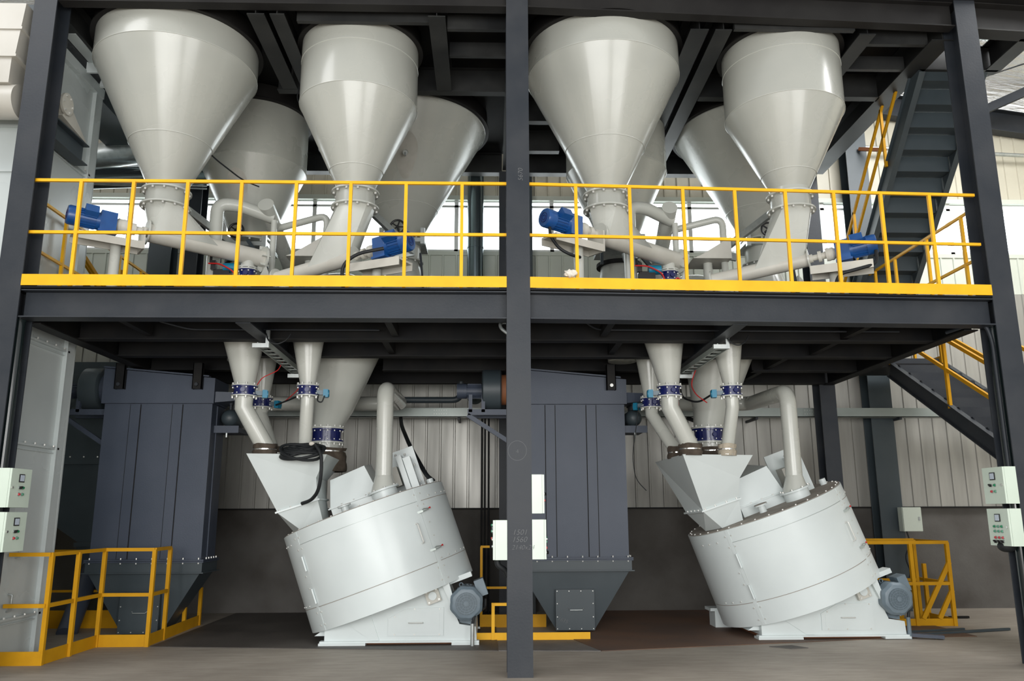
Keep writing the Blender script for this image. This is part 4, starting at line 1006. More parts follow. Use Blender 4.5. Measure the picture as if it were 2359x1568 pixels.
    def droptwo(label, a, m_, c, r):
        t = MB()
        A_, M_, C2 = P(*a), P(*m_), P(*c)
        t.tube([A_, M_, C2], r, n=32)
        o = tg(t.build('drop_pipe', 'white', ang=28), label, 'pipe', gP)
    dm = ms*0.6
    droptwo('thick bent white pipe slanting right to the mixer inlet, %s' % bayn, (-3.385, yA, 2.99), (-3.385, yA, 2.86), (-3.11, 2.04, 2.36), 0.112)
    droptwo('steep white pipe next to the coil side of the mixer inlet, %s' % bayn if side == 'left' else 'short steep white pipe above the right end of the mixer inlet, right bay', (-2.59, 1.9, 2.99), (-2.59, 1.9, 2.86), (-2.635, 2.07, 2.36), 0.083)
    droptwo('thinner bent white pipe slanting behind the thick one, %s' % bayn, (-3.43, 2.88, 2.98), (-3.43, 2.87, 2.88), (-3.17, 2.62, 2.36), 0.088)
    b = MB(); b.cyl(P(-2.575, 3.15, 2.52), P(-2.575, 3.15, 2.32), 0.20, n=32); tg(b.build('drop_pipe', 'white'), 'short wide white stub under the large navy valve, %s' % bayn, 'pipe', gP)
    sleeve('brown cloth sleeve under the thick bent pipe, %s' % bayn, P(-3.12, 2.04, 2.26), 0.135, 0.15, 'cloth', z_clamps=(0.15, 0.55), seed=1)
    sleeve('cloth sleeve under the steep white pipe, %s' % bayn, P(-2.64, 2.07, 2.26), 0.105, 0.15, 'cloth' if side == 'left' else 'cloth_beige', z_clamps=(0.12, 0.55), seed=2)
    sleeve('brown cloth sleeve under the thinner bent pipe, %s' % bayn, P(-3.16, 2.62, 2.26), 0.115, 0.16, 'cloth', z_clamps=(0.5,), seed=3)
    sleeve('wide dark cloth sleeve under the large navy valve, %s' % bayn, P(-2.56, 3.10, 2.12), 0.25, 0.32, 'cloth', z_clamps=(0.85,), seed=4)
    # ---- cable ladder + small hoses under deck
    t = thing('cable_ladder', 'pale cable ladder slung under the deck between the cones, %s' % bayn, 'cable tray', P(-2.94, 1.9, 3.45), 'cable ladders under the lower deck')
    ladder(t, P(-2.93, 1.0, 3.47), P(-2.96, 2.9, 3.47), 0.13, 9)
    b = MB(); b.bar(P(-3.05, 1.0, 3.46), P(-2.86, 1.0, 3.46), 0.05, 0.05); b.bar(P(-2.88, 1.0, 3.45), P(-2.88, 1.0, 3.64), 0.04, 0.04); b.build('hanger', 'galv', t, smooth=False)
    b = MB(); b.bar(P(-3.06, 2.75, 3.40), P(-2.86, 2.75, 3.40), 0.05, 0.05); b.bar(P(-2.86, 2.75, 3.40), P(-2.86, 2.75, 3.62), 0.03, 0.03); b.build('hanger', 'galv', t, smooth=False)
    t = MB(); t.tube([P(-2.90, 0.98, 3.60), P(-2.86, 0.95, 3.50), P(-2.76, 0.95, 3.46), P(-2.66, 0.98, 3.52), P(-2.62, 1.0, 3.60)], 0.008, n=8, fillet=0.06)
    tg(t.build('cable', 'rubber'), 'thin black cable loop at the front end of the cable ladder, %s' % bayn, 'cable')
    if side == 'left':
        t = MB(); t.tube([P(-3.0, 2.2, 3.5), P(-3.03, 2.1, 3.36), P(-3.2, 2.0, 3.25), P(-3.26, 1.95, 3.12)], 0.006, n=8, fillet=0.05); tg(t.build('air_hose', 'red'), 'red air hose beside the left foremost cone, left bay', 'hose')
        t = MB(); t.tube([P(-2.83, 2.7, 3.38), P(-2.9, 2.7, 3.2), P(-3.1, 2.8, 3.05), P(-3.26, 2.85, 2.98)], 0.006, n=8, fillet=0.08); tg(t.build('air_hose', 'red'), 'red air hose dropping to the rear valve, left bay', 'hose')
        t = MB(); t.tube([P(-3.2, 2.75, 3.0), P(-2.95, 2.5, 3.04), P(-2.72, 2.3, 3.1), P(-2.7, 2.1, 3.08)], 0.012, n=8, fillet=0.1); tg(t.build('cable', 'rubber'), 'black cable slung between the valves, left bay', 'cable')
        t = MB(); t.tube([P(-2.45, 1.88, 3.02), P(-2.46, 1.86, 2.93), P(-2.40, 1.86, 2.91), P(-2.37, 1.86, 3.0)], 0.009, n=8, fillet=0.04); tg(t.build('cable', 'rubber'), 'small black cable loop under the cyan actuator, left bay', 'cable')
    else:
        t = MB(); t.tube([P(-2.88, 2.5, 3.45), P(-2.96, 2.5, 3.25), P(-2.95, 2.3, 3.08), P(-2.83, 2.2, 2.96)], 0.007, n=8, fillet=0.12); tg(t.build('air_hose', 'red'), 'red air hose hanging in front of the broad cone, right bay', 'hose')
        t = MB(); t.tube([P(-3.08, 2.75, 3.35), P(-3.08, 2.75, 2.6)], 0.007, n=8); tg(t.build('air_hose', 'red'), 'straight red air hose left of the broad cone, right bay', 'hose')
        t = MB(); t.tube([P(-3.04, 2.75, 3.35), P(-3.05, 2.7, 3.1), P(-2.9, 2.4, 2.98), P(-2.78, 2.1, 3.06), P(-2.74, 1.95, 3.06)], 0.013, n=8, fillet=0.14); tg(t.build('cable', 'rubber'), 'black cable swinging to the cyan actuator, right bay', 'cable')
        t = MB(); t.tube([P(-3.6, 2.9, 3.0), P(-3.66, 2.95, 2.6), P(-3.7, 3.0, 2.3), P(-3.66, 3.0, 2.0), P(-3.52, 3.0, 1.85)], 0.006, n=8, fillet=0.2); tg(t.build('cable', 'rubber'), 'thin loose wire in front of the back wall, left of the right mixer', 'cable')
    # ---- vent pipe to the mixer
    MO = V((dx, ms, 0))
    Q = lambda x, y, z: V((x, y, z))+MO
    t = thing('vent_pipe', 'tall white elbow pipe rising from the mixer lid, %s' % bayn, 'pipe', Q(-1.62, 2.3, 1.7), 'vent pipes above the mixers')
    b = MB(); b.tube([P(-3.9, 4.1, 3.20), P(-1.66, 4.1, 3.20), Q(-1.66, 2.25, 3.15), Q(-1.65, 2.25, 2.02)], 0.108, n=36, fillet=0.2, seg=10); b.build('elbow_pipe', 'white', t, ang=45)
    # ================= mixer
    th = math.radians(20.0)
    U = V((math.cos(th), 0, math.sin(th))); W = V((-math.sin(th), 0, math.cos(th))); Yv = V((0, 1, 0))
    Oc = Q(-1.945, 2.72, 1.60)
    L = lambda u, v, w_: Oc+U*u+Yv*v+W*w_
    Rd, Hd = 1.075, 1.22
    mx = thing('mixer', 'big white tilted drum mixer on a floor base, %s' % bayn, 'mixer', Q(-1.4, 2.7, 0.0), 'tilted drum mixers')
    n = 96
    circ = lambda w_, r, a0=0, a1=2*PI, k=n: [L(r*math.cos(a0+(a1-a0)*i/k), r*math.sin(a0+(a1-a0)*i/k), w_) for i in range(k if abs(a1-a0-2*PI) < 1e-6 else k+1)]
    b = MB(); b.rings([circ(-Hd, Rd), circ(0.0, Rd), circ(0.004, Rd-0.02)], True, True); b.build('drum', 'mixer', mx, ang=40)
    b = MB(); b.rings([circ(0.004, Rd-0.015), circ(0.010, Rd-0.015), circ(0.010, Rd-0.03)], True, True); b.build('drum_lid', 'lid', mx)
    def strip(a0, a1, w0, w1, off, material, name, k=24, parent=mx, th_=0.006):
        b = MB(); inner, outer = Rd+0.0005, Rd+off
        rows = []
        for i in range(k+1):
            a = a0+(a1-a0)*i/k; c, s = math.cos(a), math.sin(a)
            rows.append([L(inner*c, inner*s, w0), L(outer*c, outer*s, w0), L(outer*c, outer*s, w1), L(inner*c, inner*s, w1)])
        b.rings(rows, True, True); return b.build(name, material, parent)
    dg_ = math.radians
    aL, aR = dg_(-136), dg_(-46)
    door = strip(aL+0.012, aR-0.012, -0.93, -0.17, 0.005, 'mixer', 'door', 40)
    strip(aL-0.035, aL+0.01, -Hd, -0.005, 0.004, 'mixer', 'seam_strip')
    strip(aR-0.008, aR+0.045, -Hd, -0.005, 0.004, 'mixer', 'seam_strip')
    strip(aL+0.012, aR-0.012, -0.938, -0.932, 0.004, 'lid', 'weld_seam', 30)
    strip(aL+0.012, aR-0.012, -0.168, -0.164, 0.003, 'trayp', 'weld_seam', 30)
    strip(aL-0.8, aL-0.04, -0.935, -0.928, 0.002, 'lid', 'weld_seam', 20)
    strip(aR+0.05, aR+1.0, -0.935, -0.928, 0.002, 'lid', 'weld_seam', 20)
    strip(aR+0.05, aR+1.0, -0.175, -0.168, 0.003, 'lid', 'weld_seam', 20)
    # door handle, hinges, latches
    rad = lambda a, r, w_: L(r*math.cos(a), r*math.sin(a), w_)
    ah = aR-0.13
    b = MB(); b.tube([rad(ah, Rd, -0.66), rad(ah, Rd+0.05, -0.66), rad(ah, Rd+0.05, -0.42), rad(ah, Rd, -0.42)], 0.009, n=10, fillet=0.02); b.build('handle', 'bolt', door)
    for w_ in (-0.40, -0.80):
        b = MB(); b.cyl(rad(aL+0.005, Rd+0.02, w_-0.09), rad(aL+0.005, Rd+0.02, w_+0.09), 0.012, n=14); b.build('hinge', 'mixer', mx)
    for w_ in (-0.30, -0.78):
        p0 = rad(aR-0.03, Rd+0.02, w_); p1 = rad(aR+0.09, Rd+0.035, w_+0.012)
        b = MB(); b.obox(p0, U, Yv, W, 0.038, 0.008, 0.013); b.tube([p0, p0+(p1-p0)*0.5+W*0.018, p1], 0.006, n=8); b.tube([p0-W*0.012, p1-W*0.012], 0.005, n=8); lt = b.build('latch', 'trayp', mx)
        b = MB(); b.cyl(p1, p1+(p1-p0)*0.20, 0.007, n=10); b.cyl(p1+(p1-p0)*0.18, p1+(p1-p0)*0.22, 0.012, n=10); b.build('latch_tip', 'red', lt)
    # bolts: lid rim and seams
    bolts([L((Rd-0.045)*math.cos(2*PI*(i+0.5)/36), (Rd-0.045)*math.sin(2*PI*(i+0.5)/36), 0.010) for i in range(36)], W, 0.012, 0.012, mx)
    for a in (aL-0.055, aL+0.03, aR-0.03, aR+0.065):
        for w_ in (-0.08, -0.22, -1.0, -1.15):
            e = U*math.cos(a)+Yv*math.sin(a); bolts([rad(a, Rd, w_)], e, 0.010, 0.010, mx)
    for a, w_ in [(aR+0.065, -0.45), (aR+0.065, -0.62), (aR+0.065, -0.90), (aL-0.06, -0.55), (aL-0.06, -0.7)] + [(aR+0.2+0.16*i, -0.90) for i in range(4)] + [(aR+0.2+0.16*i, -0.13) for i in range(4)] + [(aL-0.2-0.14*i, -0.90) for i in range(3)] + [(aL-0.2-0.14*i, -0.13) for i in range(3)]:
        e = U*math.cos(a)+Yv*math.sin(a); bolts([rad(a, Rd, w_)], e, 0.010, 0.010, mx)
    # nozzle, access hood, vent collar, tool drive on the lid
    b = MB(); b.lathe(L(-0.16, -0.50, 0.0), W, [(0, 0.05), (0.10, 0.05), (0.10, 0.085), (0.118, 0.085)], n=28); b.build('filler_nozzle', 'mixer', mx, ang=30)
    b = MB(); b.annulus(L(-0.16, -0.50, 0.121), W, 0.085, 0.0, 0.004, 28); b.build('nozzle_cover', 'lid', mx)
    hb = MB(); hb.hexa([L(-0.37, -0.30, 0.15), L(0.27, -0.30, 0.15), L(0.27, 0.55, 0.15), L(-0.37, 0.55, 0.15), L(-0.27, -0.26, 0.50), L(0.20, -0.26, 0.53), L(0.20, 0.55, 0.60), L(-0.27, 0.55, 0.60)])
    hd_ = hb.build('access_hood', 'mixer', mx, smooth=False)
    b = MB(); b.obox(L(-0.05, 0.125, 0.145), U, Yv, W, 0.345, 0.445, 0.008); b.obox(L(-0.05, 0.125, 0.07), U, Yv, W, 0.315, 0.42, 0.07); b.build('hood_curb', 'mixer', mx, smooth=False)
    bolts([L(-0.37+0.16*i, -0.31, 0.153) for i in range(5)], W, 0.010, 0.014, mx)
    vb = L(0.36, -0.46, 0.0)
    b = MB(); b.lathe(vb, W, [(0, 0.165), (0.12, 0.165)], n=40); b.build('vent_collar', 'mixer', mx)
    b = MB(); b.disc(vb+W*0.13, W, 0.205, 0.022, 40); b.build('collar_flange', 'mixer', mx)
    bolts(ringpts(vb+W*0.14, W, 0.185, 8, 0.3), W, 0.013, 0.02, mx)
    # reducer from collar up to the vent pipe
    x_, y_ = basis(W); tp = Q(-1.65, 2.25, 2.03)
    r0 = []; r1 = []
    for i in range(40):
        a = 2*PI*i/40; e = V((math.cos(a), math.sin(a), 0)); eb = (e-W*e.dot(W)); eb.normalize()
        r0.append(vb+W*0.14+(U*math.cos(a)+Yv*math.sin(a))*0.165); r1.append(tp+e*0.108)
    b = MB(); b.rings([r0, r1], False, False); b.build('reducer', 'white', t)
    # drive frame: back panel, box and bracket
    b = MB(); b.obox(L(0.62, 0.30, 0.32), U, Yv, W, 0.22, 0.012, 0.30); b.build('drive_panel', 'mixer', mx, smooth=False)
    b = MB(); b.obox(L(0.64, 0.05, 0.28), U, Yv, W, 0.035, 0.14, 0.24); b.obox(L(0.73, 0.06, 0.24), U, Yv, W, 0.05, 0.10, 0.23); b.build('drive_guard', 'mixer', mx, smooth=False)
    b = MB(); b.obox(L(0.52, 0.12, 0.27), U, Yv, W, 0.05, 0.12, 0.13); b.build('drive_housing', 'cream', mx, smooth=False)
    bolts([L(0.60, 0.05, 0.53), L(0.72, 0.05, 0.50), L(0.80, 0.05, 0.33), L(0.80, 0.05, 0.10)], W, 0.016, 0.03, mx)
    b = MB(); b.lathe(L(0.93, -0.02, 0.0), W, [(0, 0.045), (0.09, 0.045), (0.09, 0.03)], n=20); b.build('cable_gland', 'mixer', mx)
    if side == 'right':
        b = MB(); b.lathe(L(-0.1, 0.62, 0.25), U, [(-0.3, 0.2), (0.6, 0.2)], n=36); b.build('dust_drum', 'mixer', mx)
    # base
    yb0 = 2.05
    bp = [(-2.28, 0.05), (-2.28, 0.26), (-2.18, 0.34), (-1.60, 0.42), (-0.98, 0.72), (-0.84, 0.68), (-0.66, 0.24), (-0.46, 0.21), (-0.45, 0.05)]
    b = MB(); b.prism([Q(x, yb0, z) for x, z in bp], (0, 1.25, 0)); b.build('base_frame', 'mixer', mx, smooth=False)
    b = MB(); b.prism([Q(-2.15, yb0-0.012, 0.34), Q(-1.75, yb0-0.012, 0.40), Q(-1.62, yb0-0.012, 0.06), Q(-1.72, yb0-0.012, 0.06)], (0, 0.012, 0)); b.build('gusset', 'mixer', mx, smooth=False)
    for y in (yb0, yb0+1.2):
        b = MB(); b.box(-2.33+dx, -0.42+dx, y+ms-0.04, y+ms+0.06, 0.035, 0.055); b.build('base_flange', 'mixer', mx, smooth=False)
    for x0, x1 in ((-2.34, -1.78), (-0.75, -0.42)):
        b = MB(); b.box(x0+dx, x1+dx, yb0+ms-0.06, yb0+ms+0.12, 0.008, 0.035); b.build('foot_pad', 'mixer', mx, smooth=False)
    b = MB(); b.box(-2.25+dx, -0.5+dx, yb0+ms+0.06, yb0+ms+1.15, 0.008, 0.04); b.build('sole_plate', 'rope', mx, smooth=False)
    b = MB(); b.prism([Q(-2.42, yb0+0.1, 0.10), Q(-2.28, yb0+0.1, 0.19), Q(-2.28, yb0+0.1, 0.10)], (0, 0.25, 0)); b.build('side_lug', 'mixer', mx, smooth=False)
    ap = [(-1.52, 0.11), (-1.52, 0.31), (-1.32, 0.42), (-0.85, 0.44), (-0.85, 0.11)]
    b = MB(); b.prism([Q(x, yb0-0.014, z) for x, z in ap], (0, 0.014, 0)); ac = b.build('access_panel', 'mixer', mx, smooth=False)
    ip = [(-1.47, 0.15), (-1.47, 0.29), (-1.29, 0.38), (-0.90, 0.40), (-0.90, 0.15)]
    b = MB(); b.prism([Q(x, yb0-0.017, z) for x, z in ip], (0, 0.003, 0)); b.build('panel_inset', 'mixer', ac, smooth=False)
    b = MB(); b.tube([Q(-1.27, yb0-0.015, 0.262), Q(-1.27, yb0-0.045, 0.262), Q(-1.10, yb0-0.045, 0.262), Q(-1.10, yb0-0.015, 0.262)], 0.007, n=8, fillet=0.012); b.build('handle', 'bolt', ac)
    bolts([Q(x, yb0-0.014, z) for x, z in ((-1.44, 0.125), (-1.2, 0.125), (-0.9, 0.125), (-1.44, 0.33), (-1.2, 0.42), (-0.9, 0.42))], (0, -1, 0), 0.010, 0.008, mx)
    cb = Q(-0.985, yb0-0.03, 0.575)
    b = MB(); b.obox(cb, U, Yv, W, 0.085, 0.04, 0.085); bb_ = b.build('bearing_block', 'cream', mx, smooth=False)
    b = MB(); b.cyl(cb-Yv*0.04, cb-Yv*0.058, 0.05, n=28); b.build('bearing_cap', 'mixer', bb_)
    bolts([cb+U*i*0.062+W*j*0.062-Yv*0.04 for i in (-1, 1) for j in (-1, 1)], (0, -1, 0), 0.016, 0.014, mx)
    # motor bracket
    b = MB(); b.prism([Q(-0.88, yb0-0.06, 0.72), Q(-0.80, yb0-0.06, 0.76), Q(-0.70, yb0-0.06, 0.44), Q(-0.74, yb0-0.06, 0.42)], (0, 0.35, 0)); b.build('motor_bracket', 'mixer', mx, smooth=False)
    b = MB(); b.obox(Q(-0.70, yb0+0.20, 0.755), U, Yv, W, 0.19, 0.10, 0.03); b.build('bracket_arm', 'mixer', mx, smooth=False)
    b = MB(); b.prism([Q(-0.72, yb0+0.08, 0.50), Q(-0.66, yb0+0.08, 0.25), Q(-0.48, yb0+0.08, 0.22), Q(-0.46, yb0+0.08, 0.55)], (0, 0.3, 0)); b.build('motor_guard', 'motor', mx, smooth=False)
    # left rear foot
    b = MB(); b.box(-2.62+dx, -2.30+dx, yb0+ms+1.1, yb0+ms+1.4, 0.22, 0.26); b.box(-2.56+dx, -2.34+dx, yb0+ms+1.1, yb0+ms+1.4, 0.008, 0.22); b.build('rear_foot', 'mixer', mx, smooth=False)
    # ---- drive motor
    mc = Q(-0.575, yb0-0.06, 0.49)
    em = thing('electric_motor', 'grey-blue electric motor at the right foot of the %s mixer' % side, 'motor', mc, 'drive motors of the mixers')
    x_, y_ = U, W
    def oct_(yy, r, k=8, ph=0.5):
        return [V((0, 0, 0))+mc+Yv*yy+x_*(r*math.cos(2*PI*(i+ph)/k))+y_*(r*math.sin(2*PI*(i+ph)/k)) for i in range(k)]
    def rnd8(yy, r):
        pts = []
        for i in range(32):
            a = 2*PI*i/32; q = r*(1+0.035*math.cos(8*a+PI*0)); pts.append(mc+Yv*yy+x_*(q*math.cos(a))+y_*(q*math.sin(a)))
        return pts
    b = MB(); b.rings([rnd8(0.12, 0.20), rnd8(-0.04, 0.20), rnd8(-0.075, 0.17), rnd8(-0.08, 0.155)]); b.build('fan_cover', 'motor', em, ang=30)
    b = MB(); b.disc(mc-Yv*0.084, Yv, 0.13, 0.008, 36); gr = b.build('fan_grille', 'fanface', em)
    for rr in (0.118, 0.09, 0.06):
        b = MB(); b.annulus(mc-Yv*0.09, Yv, rr, rr-0.006, 0.006, 32); b.build('grille_ring', 'motor', gr)
    for k in range(12):
        a = 2*PI*k/12; e = x_*math.cos(a)+y_*math.sin(a); b = MB(); b.bar(mc-Yv*0.09+e*0.03, mc-Yv*0.09+e*0.128, 0.005, 0.005, upv=Yv); b.build('grille_spoke', 'motor', gr, smooth=False)
    b = MB(); b.cyl(mc-Yv*0.096, mc-Yv*0.085, 0.03, n=20); b.build('grille_hub', 'motor', gr)
    b = MB(); b.cyl(mc+Yv*0.12, mc+Yv*0.42, 0.165, n=36); b.cyl(mc+Yv*0.42, mc+Yv*0.48, 0.19, n=36); b.build('motor_body', 'motor', em)
    for k in range(28):
        a = 2*PI*k/28; e = x_*math.cos(a)+y_*math.sin(a); f = Yv.cross(e)
        b = MB(); b.obox(mc+Yv*0.27+e*0.18, Yv, e, f, 0.15, 0.017, 0.004); b.build('cooling_fin', 'motor', em, smooth=False)
    b = MB(); b.obox(mc+x_*0.22+y_*0.10+Yv*0.20, x_, Yv, y_, 0.06, 0.11, 0.10); b.build('terminal_box', 'motor', em, smooth=False)
    b = MB(); b.torus(mc+y_*0.21+Yv*0.2, Yv, 0.022, 0.007, 16, 8); b.build('lifting_eye', 'motor', em)
    b = MB(); b.torus(mc-y_*0.21+Yv*0.05, Yv, 0.016, 0.005, 16, 8); b.build('earth_ring', 'chrome', em)
    pe = mc+x_*0.24+Yv*0.18
    t = MB(); gx, gy = (-0.50, yb0-0.12) if side == 'left' else (-0.42, yb0-0.02)
    t.tube([pe-V((0, 0, 0.05)), Q(pe.x-MO.x-0.0, pe.y-MO.y, 0.42), Q(gx+0.02, gy, 0.36), Q(gx, gy, 0.24)], 0.018, n=10, fillet=0.08)
    tg(t.build('cable', 'rubber'), 'black cable running from the mixer motor to the floor conduit, %s' % bayn, 'cable')
    t = MB(); t.cyl(Q(gx, gy, 0.0), Q(gx, gy, 0.26), 0.024, n=16)
    tg(t.build('conduit_pipe', 'galv' if side == 'left' else 'motor'), 'short upright conduit stub at the right foot of the %s mixer' % side, 'pipe')
    # ---- square inlet hopper on the mixer
    ih = thing('inlet_hopper', 'white square sheet-metal funnel leaning over the %s mixer' % side, 'hopper', Q(-2.5, 2.4, 1.4), 'inlet funnels of the mixers')
    T = [Q(-3.25, 1.70, 2.27), Q(-2.31, 1.86, 2.27), Q(-2.36, 3.30, 2.27), Q(-3.28, 3.28, 2.27)]
    F = [Q(-2.93, 2.08, 1.57), Q(-2.45, 2.12, 1.725), Q(-2.45, 2.70, 1.725), Q(-3.0, 2.70, 1.55)]
    K = Q(-2.455, 1.99, 1.99)
    G = [Q(-2.66, 2.20, 1.355), Q(-2.385, 2.19, 1.455), Q(-2.385, 2.6, 1.455), Q(-2.80, 2.5, 1.31)]
    bm = bmesh.new()
    vt = [bm.verts.new(p) for p in T]; vf = [bm.verts.new(p) for p in F]; vk = bm.verts.new(K); vk2 = bm.verts.new(Q(-2.5, 2.9, 1.98))
    for f in ((vt[3], vt[2], vt[1], vt[0]), (vt[0], vt[1], vk), (vt[0], vk, vf[0]), (vk, vf[1], vf[0]), (vt[1], vt[2], vk2, vk), (vk, vk2, vf[2], vf[1]), (vt[2], vt[3], vk2), (vk2, vt[3], vf[3]), (vk2, vf[3], vf[2]), (vt[3], vt[0], vf[0], vf[3]), (vf[0], vf[1], vf[2], vf[3])):
        bm.faces.new(f)
    b = MB(); b.bm.free(); b.bm = bm; b.build('funnel', 'mixer', ih, smooth=False)
    b = MB(); c4 = sum(F, V())/4; nF = (F[1]-F[0]).cross(F[3]-F[0]).normalized()
    ex = [c4+(p-c4)*1.10 for p in F]
    b.hexa([p-nF*0.010 for p in ex]+[p+nF*0.010 for p in ex]); b.build('funnel_flange', 'mixer', ih, smooth=False)
    fb = [ex[0].lerp(ex[1], k) for k in (0.08, 0.35, 0.65, 0.92)]+[ex[0].lerp(ex[3], k) for k in (0.2, 0.4, 0.6, 0.8)]
    bolts([p+nF*0.010+(c4-p)*0.04 for p in fb], nF, 0.012, 0.018, ih)
    b = MB(); b.hexa(G+[p-nF*0.010 for p in F]); b.build('outlet_spout', 'mixer', ih, smooth=False)

bay(0.0, 'left', 0.0)
bay(5.38, 'right', 0.22)

# ================================================================== DUST COLLECTORS
def collector(label, xc, hw, y0, side, fan=True):
    t = thing('dust_collector', label, 'dust collector', (xc, y0, 0), 'blue-grey dust collectors under the deck')
    dp = 0.55
    b = MB(); b.hexa([V(p) for p in ((xc-hw-0.03, y0-0.05, 3.05), (xc+hw+0.03, y0-0.05, 3.05), (xc+hw+0.03, y0+dp, 3.05), (xc-hw-0.03, y0+dp, 3.05), (xc-hw-0.03, y0-0.05, 3.54), (xc+hw+0.03, y0-0.05, 3.40), (xc+hw+0.03, y0+dp, 3.40), (xc-hw-0.03, y0+dp, 3.54))]); b.build('header_box', 'bluegrey', t, smooth=False)
    b = MB(); b.bar((xc-hw-0.03, y0-0.03, 3.555), (xc+hw-0.05, y0-0.03, 3.425), 0.1, 0.02); b.build('header_rim', 'bluegrey', t, smooth=False)
    b = MB(); b.box(xc-hw, xc+hw, y0, y0+dp, 0.93, 3.05); b.build('housing', 'bluegrey', t, smooth=False)
    for s in (-0.42, 0.36):
        x = xc+s*hw
        b = MB(); b.box(x-0.065, x+0.065, y0-0.014, y0, 0.97, 3.04); b.build('stiffener', 'bluegrey', t, smooth=False)
        for q in (-0.07, 0.07):
            b = MB(); b.box(x+q-0.006, x+q+0.006, y0-0.004, y0, 0.97, 3.04); b.build('stiffener_edge', 'steel_dk', t, smooth=False)
    b = MB(); b.box(xc+hw, xc+hw+0.014, y0+0.2, y0+0.32, 0.97, 3.04); b.build('stiffener', 'bluegrey', t, smooth=False)
    b = MB(); b.box(xc-hw-0.05, xc+hw+0.05, y0-0.05, y0+dp+0.05, 0.945, 0.965); b.box(xc-hw-0.05, xc+hw+0.05, y0-0.05, y0+dp+0.05, 0.925, 0.940); b.build('flange', 'bluegrey', t, smooth=False)
    b = MB(); b.box(xc-hw-0.03, xc+hw+0.03, y0-0.03, y0+dp+0.03, 0.80, 0.925); b.box(xc-hw-0.06, xc+hw+0.06, y0-0.06, y0+dp+0.06, 0.785, 0.80); b.build('channel_frame', 'bluegrey_dk', t, smooth=False)
    bolts([V((xc-hw+0.02+k*(2*hw-0.04)/7, y0-0.035, 0.965)) for k in range(8)], (0, 0, 1), 0.010, 0.022, t)
    bolts([V((xc-hw+0.02+k*(2*hw-0.04)/7, y0-0.035, 0.925)) for k in range(8)], (0, 0, -1), 0.010, 0.018, t)
    bolts([V((xc+hw+0.035, y0+0.1+k*0.1, 0.965)) for k in range(5)], (0, 0, 1), 0.010, 0.022, t)
    b = MB(); hb = 0.25
    b.hexa([V(p) for p in ((xc-hb, y0+0.08, 0.01), (xc+hb, y0+0.08, 0.01), (xc+hb, y0+0.45, 0.01), (xc-hb, y0+0.45, 0.01), (xc-hw, y0, 0.79), (xc+hw, y0, 0.79), (xc+hw, y0+dp, 0.79), (xc-hw, y0+dp, 0.79))]); b.build('hopper_cone', 'bluegrey_dk', t, smooth=False)
    b = MB(); b.box(xc-0.27, xc+0.25, y0-0.03, y0+0.1, 0.03, 0.55); dr = b.build('hatch_door', 'bluegrey_dk', t, smooth=False)
    b = MB(); b.tube([(xc-0.10, y0-0.03, 0.31), (xc-0.08, y0-0.055, 0.29), (xc+0.08, y0-0.055, 0.29), (xc+0.10, y0-0.03, 0.31)], 0.006, n=8); b.build('handle', 'galv', dr)
    bolts([V((xc+i, y0-0.03, z)) for i, z in ((-0.25, 0.05), (-0.09, 0.05), (0.07, 0.05), (0.23, 0.05), (-0.25, 0.53), (-0.09, 0.53), (0.07, 0.53), (0.23, 0.53), (-0.25, 0.2), (0.23, 0.2), (-0.25, 0.37), (0.23, 0.37))], (0, -1, 0), 0.008, 0.006, t)
    if side == 'right':
        text('1635', 0.07, (xc-0.18, y0-0.032, 0.16), (1, 0, -0.4), (0.4, 0, 1), dr, tilt=0.2)
    for s in ((-0.70, 0.74) if side == 'left' else (-1.0, 0.74)):
        x = xc+s*hw
        b = MB(); b.box(x-0.065, x+0.065, y0-0.13, y0-0.11, 3.24, 3.60); b.box(x-0.065, x-0.055, y0-0.13, y0-0.055, 3.24, 3.60); b.box(x+0.055, x+0.065, y0-0.13, y0-0.055, 3.24, 3.60); hg = b.build('hanger_bracket', 'steel_dk', t, smooth=False)
        bolts([V((x, y0-0.13, 3.30))], (0, -1, 0), 0.028, 0.03, t, material='steel' if side == 'left' else 'chrome')
    xr = xc+hw+0.03
    b = MB(); b.hexa([V(p) for p in ((xr, y0, 3.07), (xr+0.40, y0+0.1, 3.12), (xr+0.40, y0+0.4, 3.12), (xr, y0+0.5, 3.07), (xr, y0, 3.22), (xr+0.40, y0+0.1, 3.22), (xr+0.40, y0+0.4, 3.22), (xr, y0+0.5, 3.22))]); b.build('inlet_duct', 'bluegrey', t, smooth=False)
    return t
collector('blue-grey dust collector left of the left mixer, under the deck', -4.875, 0.735, 3.0, 'left')
collector('blue-grey dust collector right beside the central column', 0.86, 0.74, 3.05, 'right')
